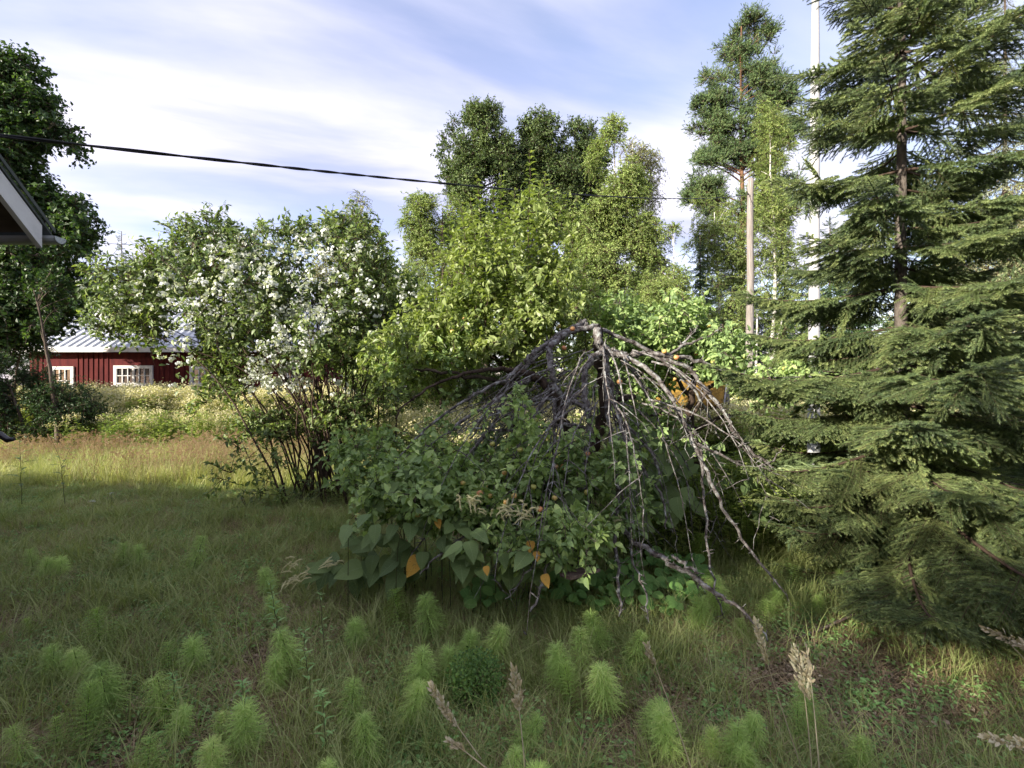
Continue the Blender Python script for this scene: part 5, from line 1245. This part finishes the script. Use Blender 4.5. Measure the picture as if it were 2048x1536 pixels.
# ------------------------------------------------------------------ ground vegetation
def blade(rng, base, h, w, lean, az, g, mi, rnd, seg=3):
    s = np.linspace(0, 1, seg + 1); d = np.array((math.cos(az), math.sin(az), 0)); sd = np.array((-d[1], d[0], 0))
    P = base + d * (lean * h * s ** 1.8)[:, None]; P[:, 2] = base[2] + h * (s - .25 * lean * s ** 3)
    ww = w * (1 - s) ** .7; V = []
    for i in range(seg): V += [P[i] + sd * ww[i], P[i] - sd * ww[i]]
    V.append(P[-1]); F = []
    for i in range(seg - 1): a = 2 * i; F += [(a, a+1, a+3), (a, a+3, a+2)]
    a = 2 * (seg - 1); F.append((a, a+1, a+2)); g.add(V, F, mi, rnd)
def tuft(nm, seed, n, r, h, w, mat, lean=(.2, .9), seg=3):
    rng = np.random.default_rng(seed); g = Geo()
    for i in range(n):
        a = rng.uniform(0, 6.28); q = r * rng.random() ** .5; blade(rng, np.array((q * math.cos(a), q * math.sin(a), -.01)), rng.uniform(*h), w * rng.uniform(.7, 1.2), rng.uniform(*lean), rng.uniform(0, 6.28), g, 0, rng.random(), seg)
    return proto(nm, g, [M[mat]])
def weed_mat(nm, seed, n, r, leaf, h, mat, w=.5):
    rng = np.random.default_rng(seed); g = Geo(); a = rng.uniform(0, 6.28, n); q = r * rng.random(n) ** .5; p = np.stack([q * np.cos(a), q * np.sin(a), rng.uniform(.01, h, n)], 1)
    g.bake(leaf_oval(w, .08, .3, (0,.35,.7,1), (0,1,.7,0)), p, frames(rand_unit(rng, n) * np.array((1, 1, .35)) + (0, 0, .1), np.array((0, 0, 1.0)) + rng.normal(size=(n, 3)) * .35) * (leaf * rng.uniform(.6, 1.3, n))[:, None, None]); return proto(nm, g, [M[mat]])
def seed_tuft(seed, n, h, r=.12):
    rng = np.random.default_rng(seed); g = Geo()
    for i in range(n):
        a = rng.uniform(0, 6.28); q = r * rng.random() ** .5; hh = h * rng.uniform(.7, 1.15); b = np.array((q * math.cos(a), q * math.sin(a), 0)); P = tw_curve(rng, b, norm(np.array((rng.normal() * .15, rng.normal() * .15, 1))), hh, .04, 5, .02); g.tube(P, np.linspace(.0014, .0007, 5), 3, 0, cap=False)
        m = 16; k = rng.uniform(0, .25, m); pp = P[-1] + (P[-2] - P[-1]) * k[:, None] * 3 * .3 + rng.normal(size=(m, 3)) * np.array((.008, .008, .003)) ; g.bake(LEAF2N, pp, frames(rand_unit(rng, m) + (0, 0, 1), rand_unit(rng, m)) * .016, 1)
    return proto('seed_tuft', g, [M['straw'], M['pink_seed']])
TG = [tuft('short_grass', s, 46, .09, (.05, .13), .0022, 'grass', (.3, 1.4)) for s in (1, 2, 3)]
TL = [tuft('long_grass', s, 30, .10, (.16, .36), .0028, 'grass_long', (.2, 1.1), 4) for s in (4, 5, 6)]
TGL = [tuft('lush_grass', s, 34, .10, (.12, .28), .0026, 'grass', (.2, 1.2), 4) for s in (14, 15)]
TS = [tuft('straw', s, 34, .11, (.04, .14), .0018, 'straw', (.8, 2.4)) for s in (7, 8)]
TW = [weed_mat('small_weed', s, 30, .09, .024, .07, 'weed') for s in (9, 10)]
TLi = [weed_mat('litter', s, 40, .12, .026, .03, 'litter', .6) for s in (11, 12)]
TSe = [seed_tuft(s, 9, .5) for s in (1, 2)]

def field(n, ylo, yhi, rng, margin=1.15, power=1.0):
    y = ylo + (yhi - ylo) * rng.random(n) ** power; x = rng.uniform(-1, 1, n) * y * 1.10 * margin
    return x, y
def put(name, label, protos, x, y, scl, rng, tilt=.12, zoff=0.0):
    z = gzv(x, y) + zoff; n = len(x); rot = np.stack([rng.normal(size=n) * tilt, rng.normal(size=n) * tilt, rng.uniform(0, 6.28, n)], 1)
    o = scatter(name, protos, np.stack([x, y, z], 1), rot, scl, rng=rng); tagit(o, label); return o
def fbm(x, y, s, off): return np.array([noise.noise(Vector((a * s + off, b * s, off))) + .5 * noise.noise(Vector((a * s * 2.3, b * s * 2.3 + off, 3.1))) for a, b in zip(x, y)])
def ground_cover():
    rng = np.random.default_rng(91)
    # foreground 1.2 - 8 m
    x, y = field(19000, 1.0, 8.5, rng, 1.2, .8); f = fbm(x, y, .9, 5.0); dry = (x < -1.0) * np.clip((3.0 - y) * .4, 0, .6) + (x > .3) * np.clip((3.2 - y) * .3, 0, .45)
    v = f - dry + rng.normal(size=len(x)) * .12
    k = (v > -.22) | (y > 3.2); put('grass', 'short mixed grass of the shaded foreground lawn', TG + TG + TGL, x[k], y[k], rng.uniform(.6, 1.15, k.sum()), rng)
    x, y = field(11500, 1.0, 9, rng, 1.2, .8); f = fbm(x, y, .9, 5.0); dry = (x < -1.5) * np.clip((2.6 - y) * .35, 0, .5) + (x > .3) * np.clip((3.0 - y) * .25, 0, .4)
    k = (f - dry) < .4; put('dry_grass', 'dry straw coloured grass tangles between the green', TS, x[k], y[k], rng.uniform(.7, 1.2, k.sum()), rng)
    x, y = field(8000, 1.0, 7, rng, 1.2, .8); f = fbm(x, y, .9, 5.0); dry = (x < -1.0) * np.clip((3.2 - y) * .45, 0, .8) + (x > .3) * np.clip((3.2 - y) * .4, 0, .6)
    k = ((f - dry) < -.16) & (y < 3.4 + .4 * np.sin(x * 3)); put('leaf_litter', 'brown leaf litter in the bare patches of the foreground', TLi, x[k], y[k], rng.uniform(.7, 1.2, k.sum()), rng)
    x, y = field(8000, 1.0, 8, rng, 1.2, .8); f = fbm(x, y, 1.3, 9.0); k = f > -.15; put('small_weeds', 'small broad leaved weeds woven through the lawn', TW, x[k], y[k], rng.uniform(.7, 1.3, k.sum()), rng)
    x, y = field(900, 1.3, 6, rng); f = fbm(x, y, .8, 19.0); k = (f > .02) & (abs(x - .1) < 3); put('lush_grass', 'taller green grass tufts round the horsetails', TGL, x[k], y[k], rng.uniform(.8, 1.2, k.sum()), rng)
    # mid lawn
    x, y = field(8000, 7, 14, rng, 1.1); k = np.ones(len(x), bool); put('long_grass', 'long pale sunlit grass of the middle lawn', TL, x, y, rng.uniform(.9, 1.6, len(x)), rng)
    x, y = field(3000, 4.2, 9.0, rng, 1.1); k = x > 1.2; put('rank_grass', 'soft tall grass right of the old apple tree', TL + TGL, x[k], y[k], rng.uniform(.9, 1.5, k.sum()), rng)
    x, y = field(3200, 7.0, 12.5, rng, 1.1); f = fbm(x, y, .5, 2.0); k = (f > -.15) & (x < 0); put('seed_grass', 'pinkish seeding grass heads over the sunlit lawn on the left', TSe, x[k], y[k], rng.uniform(.8, 1.3, k.sum()), rng)
    x, y = field(2500, 14, 40, rng, 1.1); put('far_grass', 'tall rough grass in the far meadow', TL, x, y, rng.uniform(1.6, 3, len(x)), rng)
ground_cover()

def meadow_proto(seed, h, flower=True):
    rng = np.random.default_rng(seed); g = Geo()
    for i in range(7):
        b = np.array((rng.normal() * .13, rng.normal() * .13, 0)); hh = h * rng.uniform(.75, 1.1); P = tw_curve(rng, b, norm(np.array((rng.normal() * .08, rng.normal() * .08, 1))), hh, 0, 6, .01); g.tube(P, np.linspace(.004, .002, 6), 3, 1, cap=False)
        n = 26; s = rng.uniform(.15, .95, n); pp = b + (P[-1] - b) * s[:, None]; a = rng.uniform(0, 6.28, n); g.bake(LEAF2N, pp, frames(np.stack([np.cos(a), np.sin(a), .25 + rng.normal(size=n) * .2], 1), np.array([[0, 0, 1.0]]) + rng.normal(size=(n, 3)) * .2) * rng.uniform(.07, .12, n)[:, None, None], 0)
        if flower:
            m = 46; q = P[-1] + rng.normal(size=(m, 3)) * np.array((.055, .055, .045)); g.bake(LEAF2R, q, frames(rand_unit(rng, m), rand_unit(rng, m) + (0, 0, 1)) * .034, 2)
    return proto('meadow_stem', g, [M['meadow'], M['weed_stem'], M['cream']])
MF = [meadow_proto(s, 1.0) for s in (1, 2, 3)]; MG = [meadow_proto(s, 1.0, False) for s in (4, 5)]
def meadow():
    rng = np.random.default_rng(92)
    def area(name, label, n, pxl, pxr, d0, d1, h0, h1, protos):
        d = rng.uniform(d0, d1, n); x = (rng.uniform(pxl, pxr, n) - 1024) / FPX * d; s = rng.uniform(h0, h1, n); put(name, label, protos, x, d, s, rng, .06)
    area('meadowsweet', 'cream flowering meadow plants standing before the red barn windows', 520, 60, 700, 11.5, 14.3, 1.05, 1.45, MF)
    area('goldenrod', 'pale green leafy meadow stems between the lawn and the cream flowers', 480, 130, 900, 10, 12.2, .6, 1.0, MG + MF[:1])
    area('meadow_plants', 'leafy meadow plants seen through the limbs of the apple trees', 650, 760, 1320, 6.6, 12, .7, 1.1, MG + MF[:2])
    area('meadow_plants', 'tall creamy meadow plants between the apple limbs and the near spruce', 520, 1300, 1720, 7.4, 10.5, .8, 1.25, MF + MG)
    area('meadow_plants', 'bright meadow plants behind the lower branches of the near spruce', 360, 1700, 2200, 6.5, 11, .8, 1.3, MF + MG)
    area('weeds', 'soft green weeds filling the ground right of the old apple tree', 330, 1260, 1600, 4.2, 6.4, .45, .8, MG)
meadow()

# ------------------------------------------------------------------ horsetails, one object each
def horsetail(seed):
    rng = np.random.default_rng(seed); g = Geo(); H = .34; g.tube([(0,0,-.02),(.004,0,H*.5),(rng.normal()*.01,rng.normal()*.01,H)], [.0025,.002,.001], 5, 1)
    z = .07; k = 0
    while z < H:
        f = (z - .07) / (H - .07); l0 = .115 * (1 - .62 * f ** 1.6) * min(1, .55 + f * 3); n = 18; a0 = rng.uniform(0, 1)
        for i in range(n):
            if rng.random() < .12: continue
            a = a0 + 6.283 * i / n + rng.normal() * .14; d = np.array((math.cos(a), math.sin(a), 0)); sd = np.array((-d[1], d[0], 0)); l_ = l0 * rng.uniform(.8, 1.15)
            s = np.linspace(0, 1, 5); up = .45 + .5 * f; P = np.array((0, 0, z)) + d * (l_ * s * (1 - .12 * s))[:, None]; P[:, 2] += l_ * (up * s - (.62 + .25 * math.sin(seed * 2.3)) * s ** 2); w = .0010
            V = [];
            for q in range(4): V += [P[q] + sd * w, P[q] - sd * w]
            V.append(P[4]); F = []
            for q in range(3): b = 2*q; F += [(b, b+1, b+3), (b, b+3, b+2)]
            F.append((6, 7, 8)); r_ = rng.random(); g.add(V, F, 0, r_)
            for q in range(7):   # fine side branchlets
                t_ = .22 + .11 * q; p = P[0] + 0; p = np.array([np.interp(t_, s, P[:, c]) for c in range(3)]); sg = (-1) ** q; e = p + (d * .55 + sd * sg * .7) * l_ * .42 * (1.1 - t_) + np.array((0, 0, -.006)); nrm = np.array((0, 0, 1.0)) * .0009
                wv = norm(np.cross(e - p, (0, 0, 1.0))) * .0009; g.add([p + wv, p - wv, e], [(0, 1, 2)], 0, r_)
        z += .021 * (1 - .25 * f)
    return g.mesh('horsetail', [M['horsetail'], M['weed_stem']])
HT = [horsetail(s) for s in range(9)]
def horsetails():
    rng = np.random.default_rng(95)
    L_ = [(205,1215,1310,'tall pale horsetail, highest one near the left edge'),(600,1235,1345,'tall horsetail left of the leafy plant with the cream tassel'),(715,1225,1285,'small horsetail below the trailing heart shaped leaves'),(800,1175,1260,'horsetail directly under the yellow curled leaf, left of its pair'),(866,1170,1260,'horsetail under the yellow curled leaf, right of its pair'),(925,1252,1330,'bushy horsetail just above the dark lingonberry bush, left half'),(972,1235,1320,'bushy horsetail just above the dark lingonberry bush, right half'),(835,1285,1390,'slim upright horsetail left above the lingonberry bush'),(112,1282,1350,'pale horsetail at far left under the highest one'),(165,1278,1352,'pale horsetail between two others at far left'),(228,1305,1420,'wide horsetail above the leaf litter at left'),(168,1372,1500,'large round horsetail over the brown litter in the bottom left corner'),(350,1330,1430,'upright horsetail right of the wide one at left'),(345,1392,1470,'lower horsetail beneath the upright one at left'),(500,1380,1490,'broad horsetail between the two groups at lower left'),(738,1420,1530,'widest horsetail at the bottom, left of the tan grass heads'),(290,1480,1570,'horsetail cut by the bottom edge at left'),(1130,1282,1380,'horsetail left of the tight pair right of the dry grass head'),(1165,1255,1350,'back horsetail of the tight group in the bottom middle'),(1215,1315,1420,'slender pointed horsetail right of the tight group'),(1152,1340,1440,'front horsetail of the tight group in the bottom middle'),(1028,1405,1500,'horsetail below the upright tan grass head'),(1290,1375,1465,'horsetail pair, left one, at bottom right of the middle'),(1342,1408,1520,'horsetail pair, right one, at bottom right of the middle'),(1495,1410,1500,'small horsetail right of the pair in the brown grass'),(1470,1455,1550,'horsetail near the bottom edge right of the pair'),(1520,1485,1570,'horsetail rising from the bottom edge below the small one'),(1600,1415,1500,'dim horsetail by the tall tan grass stems'),(1703,1472,1560,'bright horsetail at the bottom below the spruce'),(1078,1480,1570,'horsetail cut by the bottom edge in the middle'),(1015,1500,1575,'small horsetail at the bottom edge left of another'),(548,1300,1375,'faint horsetail left of the tall one by the narrow leaved weed'),(395,1250,1330,'faint horsetail in the middle of the shaded lawn'),(382,1080,1150,'far horsetail in the shade below the flowering bush'),(1210,1210,1300,'horsetail among the round leaves'),(1392,1180,1250,'horsetail under the long diagonal limb'),(1512,1195,1270,'horsetail left of the spruce skirts'),(1400,1060,1140,'far horsetail between the hanging limbs'),(650,1500,1580,'horsetail cut by the bottom edge beside the widest one'),(1440,1140,1215,'faint horsetail right of the long diagonal limb'),(60,1430,1520,'horsetail on the litter at the very left'),(430,1460,1550,'horsetail at the bottom between litter and grass'),(1250,1250,1330,'horsetail behind the leaning tan grass head'),(1480,1040,1110,'far horsetail near the left tips of the spruce'),(540,1120,1180,'far dim horsetail in front of the flowering bush')]
    for i, (px, top, bot, lab) in enumerate(L_):
        d = 1.6 * FPX / (bot + 14 - 770); hgt = (bot + 14 - top) / FPX * d; x = wx(px, d)
        o = bpy.data.objects.new('horsetail', HT[i % 9]); COL.objects.link(o); o.location = (x, d, gz(x, d)); s = np.clip(hgt / .34, .55, 1.5); q = rng.uniform(1.15, 1.5); o.scale = (s * q, s * q, s); o.rotation_euler = (rng.normal() * .2, rng.normal() * .2, rng.uniform(0, 6.28)); tagit(o, lab, 'horsetail', 'woodland horsetails in the foreground grass')
horsetails()
def faint_horsetails():
    rng = np.random.default_rng(96); k = 0
    while k < 26:
        d = rng.uniform(1.9, 4.2); px = rng.uniform(40, 1700)
        if 620 < px < 1420 and d > 3.1: continue
        x = wx(px, d); o = bpy.data.objects.new('horsetail', HT[k % 9]); COL.objects.link(o); o.location = (x, d, gz(x, d) - .04); q = rng.uniform(.5, .85); o.scale = (q * 1.2, q * 1.2, q)
        o.rotation_euler = (rng.normal() * .25, rng.normal() * .25, rng.uniform(0, 6.28)); tagit(o, 'small faint horsetail half sunk in the foreground grass', 'horsetail', 'woodland horsetails in the foreground grass'); k += 1
faint_horsetails()

# ------------------------------------------------------------------ single foreground plants
def grass_head(label, tip, mid, base, d, seed, n=60, r=.010, hl=.16, thick=1.0):
    rng = np.random.default_rng(seed); t = thing('dry_grass_stalk', label, 'grass stalk', tuple(W(*base, d) * np.array((1, 1, 0))))
    B0 = W(*base, d); B0[2] = max(B0[2], 0) ; M_ = W(*mid, d); T0 = W(*tip, d); s = np.linspace(0, 1, 12)[:, None]; P = (1-s)**2*B0 + 2*s*(1-s)*(2*M_ - .5*(B0+T0)) + s**2*T0
    g = Geo(); g.tube(P, np.linspace(.0026, .0010, 12), 5); obj('stalk', g.mesh('stalk', M['tan_seed'], True), t)
    ax = norm(P[-1] - P[-3]); g = Geo(); k = np.linspace(0, 1, n); prof = np.sin(np.pi * (k * .85 + .1)) * r * thick * .7
    pos = P[-1] - ax * (hl * k)[:, None] + rand_unit(rng, n) * prof[:, None]; sd = pos - (P[-1] - ax * (hl * k)[:, None])
    g.bake(leaf_oval(.36, .02, .1, (0,.3,.7,1), (0,1,.8,0)), pos, frames(ax + norm(sd) * .55 + rng.normal(size=(n, 3)) * .12, rand_unit(rng, n)) * rng.uniform(.018, .034, n)[:, None, None], 0); obj('seed_head', g.mesh('seed_head', M['tan_seed'], True), t)
grass_head('pale dry grass head leaning left in front of the lingonberry bush', (864,1378), (905,1440), (962,1520), 1.75, 1, 90, .014, .17)
grass_head('upright tan dry grass head right of the lingonberry bush', (1028,1342), (1038,1420), (1050,1536), 1.7, 2, 110, .018, .15)
grass_head('thin leaning dry grass head with a long pale stalk at bottom right', (1294,1292), (1335,1400), (1390,1560), 1.8, 3, 45, .005, .09)
grass_head('loose feathery dry grass head before the spruce skirts', (1512,1248), (1548,1370), (1610,1560), 1.85, 4, 70, .010, .17)
grass_head('thickest tan dry grass head in front of the spruce', (1592,1300), (1610,1400), (1625,1560), 1.8, 5, 150, .030, .20)
grass_head('needle thin straight dry grass stalk beside the thickest head', (1614,1302), (1628,1420), (1640,1560), 1.75, 6, 30, .003, .14)
grass_head('brown dry grass head slanting in at the right edge', (1972,1258), (2030,1300), (2110,1400), 1.6, 7, 90, .013, .19)
grass_head('tan dry grass head lying low in the bottom right corner', (1975,1478), (2030,1495), (2110,1540), 1.5, 8, 80, .010, .16)
grass_head('short pale dry grass head at the bottom middle', (900,1485), (930,1505), (975,1540), 1.7, 9, 40, .006, .07)

def weed_stalk(name, label, cat, pts, d, seed, leaf=.07, w=LEAF2N, n=26, mat='weed', head=False):
    rng = np.random.default_rng(seed); P, r = poly([(a, b, d, 2.2) for a, b in pts], rng, 4, .002); r = np.linspace(.0032, .0012, len(r)); t = thing(name, label, cat, (P[0][0], P[0][1], 0)); P[0][2] = max(0, P[0][2])
    g = Geo(); g.tube(P, r, 5); obj('stem', g.mesh('stem', M['weed_stem'], True), t)
    s = np.linspace(.2, 1, n); pp = np.array([[np.interp(q, np.linspace(0, 1, len(P)), P[:, c]) for c in range(3)] for q in s]); a = np.arange(n) * 2.4; me = Geo(); me.bake(leaf_oval(.24, .04, .3, (0,.35,.7,1), (0,1,.7,0)), np.zeros((1,3)), np.eye(3)[None], 0, np.array([.6])); mm = me.mesh('leaf', M[mat], True)
    for i in range(n): place(t, 'leaf', mm, pp[i], (math.cos(a[i]), math.sin(a[i]), .45), (0, 0, 1), leaf * (1.1 - .6 * s[i]) * rng.uniform(.8, 1.1))
    return t
weed_stalk('willowherb_stem', 'tall narrow leaved weed with a dark stem left of the trailing plant', 'weed', [(645,1500),(625,1400),(612,1320),(608,1262)], 2.35, 1)
weed_stalk('willowherb_stem', 'narrow leaved weed nearest the bottom edge left of the widest horsetail', 'weed', [(655,1536),(650,1470),(645,1400),(640,1390)], 2.0, 2, .06)
weed_stalk('willowherb_stem', 'slim narrow leaved weed standing left below the cream tassel', 'weed', [(562,1300),(552,1240),(545,1200),(540,1165)], 2.8, 3, .07)
weed_stalk('willowherb_stem', 'narrow leaved weed among the horsetails at lower left', 'weed', [(490,1480),(489,1420),(486,1380),(484,1365)], 2.2, 4, .07)
weed_stalk('willowherb_stem', 'narrow leaved weed in front of the upright left horsetail', 'weed', [(362,1500),(352,1430),(348,1370),(345,1350)], 2.2, 5, .06)
weed_stalk('willowherb_stem', 'thin dark weed stem with few leaves near the trailing plant', 'weed', [(650,1320),(645,1260),(641,1200),(640,1190)], 2.7, 6, .05, n=12)
weed_stalk('tall_weed', 'forked dark weed stem against the sunlit grass at left', 'weed', [(130,1010),(125,960),(120,920),(98,870)], 5.2, 7, .14, n=16, mat='shrub_leaf')
weed_stalk('tall_weed', 'side fork of the dark weed stem leaning right at left', 'weed', [(122,935),(128,925),(140,900),(155,885)], 5.2, 8, .12, n=8, mat='shrub_leaf')
weed_stalk('tall_weed', 'leafy dark weed stem nearest the left edge', 'weed', [(44,1010),(42,960),(40,900),(36,850)], 5.0, 9, .18, n=22, mat='shrub_leaf')

def lingonberry():
    rng = np.random.default_rng(98); d = 2.33; x = wx(950, d); t = thing('lingonberry_bush', 'small dense dark green lingonberry bush in the middle foreground', 'bush', (x, d, 0)); n = 2300
    u = rand_unit(rng, n); r_ = rng.random(n) ** .45; p = np.array((x, d, .13)) + u * np.array((.155, .13, .15)) * r_[:, None]; p = p[p[:, 2] > .0]
    n = len(p); mx = frames(rand_unit(rng, n) + (0, -.2, .3), rand_unit(rng, n) * .8 + (0, -.3, .9)) * rng.uniform(.011, .019, n)[:, None, None]
    split_leaves(t, 'leaf', leaf_oval(.62, .08, .2, (0,.35,.75,1), (0,1,.8,0)), [M['berry_leaf']], p, mx, 120, -p[:, 1], 'foliage', rng)
    g = Geo()
    for i in range(40): q = p[rng.integers(n)]; b = np.array((x + rng.normal() * .04, d + rng.normal() * .04, 0)); g.tube([b, (b + q) / 2 + rng.normal(size=3) * .01, q], [.002, .0015, .0008], 3, cap=False)
    obj('stems', g.mesh('stems', M['twig_brown']), t, kind='stuff')
lingonberry()
def small_flower(px, py, d, label, seed):
    rng = np.random.default_rng(seed); p = W(px, py, d); t = thing('wildflower', label, 'flower', (p[0], p[1], 0)); g = Geo(); g.tube([(p[0], p[1], 0), (p[0] + .005, p[1], p[2])], .0015, 4); obj('stem', g.mesh('stem', M['weed_stem']), t)
    g = Geo(); n = 70; q = p + rng.normal(size=(n, 3)) * np.array((.016, .014, .004)); g.bake(LEAF2R, q, frames(rand_unit(rng, n) * np.array((1, 1, .2)), np.array((0, 0, 1.0)) + rng.normal(size=(n, 3)) * .2) * .009, 0); obj('flower_head', g.mesh('flower_head', M['petal']), t)
small_flower(400, 1103, 3.9, 'small white flower head alone in the shaded lawn', 1)
small_flower(185, 1004, 5.2, 'tiny white flower head in the shaded grass at left', 2)
small_flower(222, 988, 5.6, 'faint white flower head behind the tiny one at left', 3)

# left edge: rail end and capped post
g = Geo(); P = [W(-60, 846, 4.0), W(0, 871, 4.0), W(16, 882, 4.0), W(28, 880, 4.0)]; t = thing('garden_rail', 'black rail end poking in from the left edge above the grass', 'rail', (P[0][0], 4.0, 0))
g.tube(P, [.026, .026, .024, .016], 8); obj('rail', g.mesh('rail', M['black_metal'], True), t); g = Geo(); g.tube([(P[0][0], 4.0, 0), (P[0][0], 4.0, P[0][2])], .025, 8); obj('post', g.mesh('post', M['black_metal']), t)
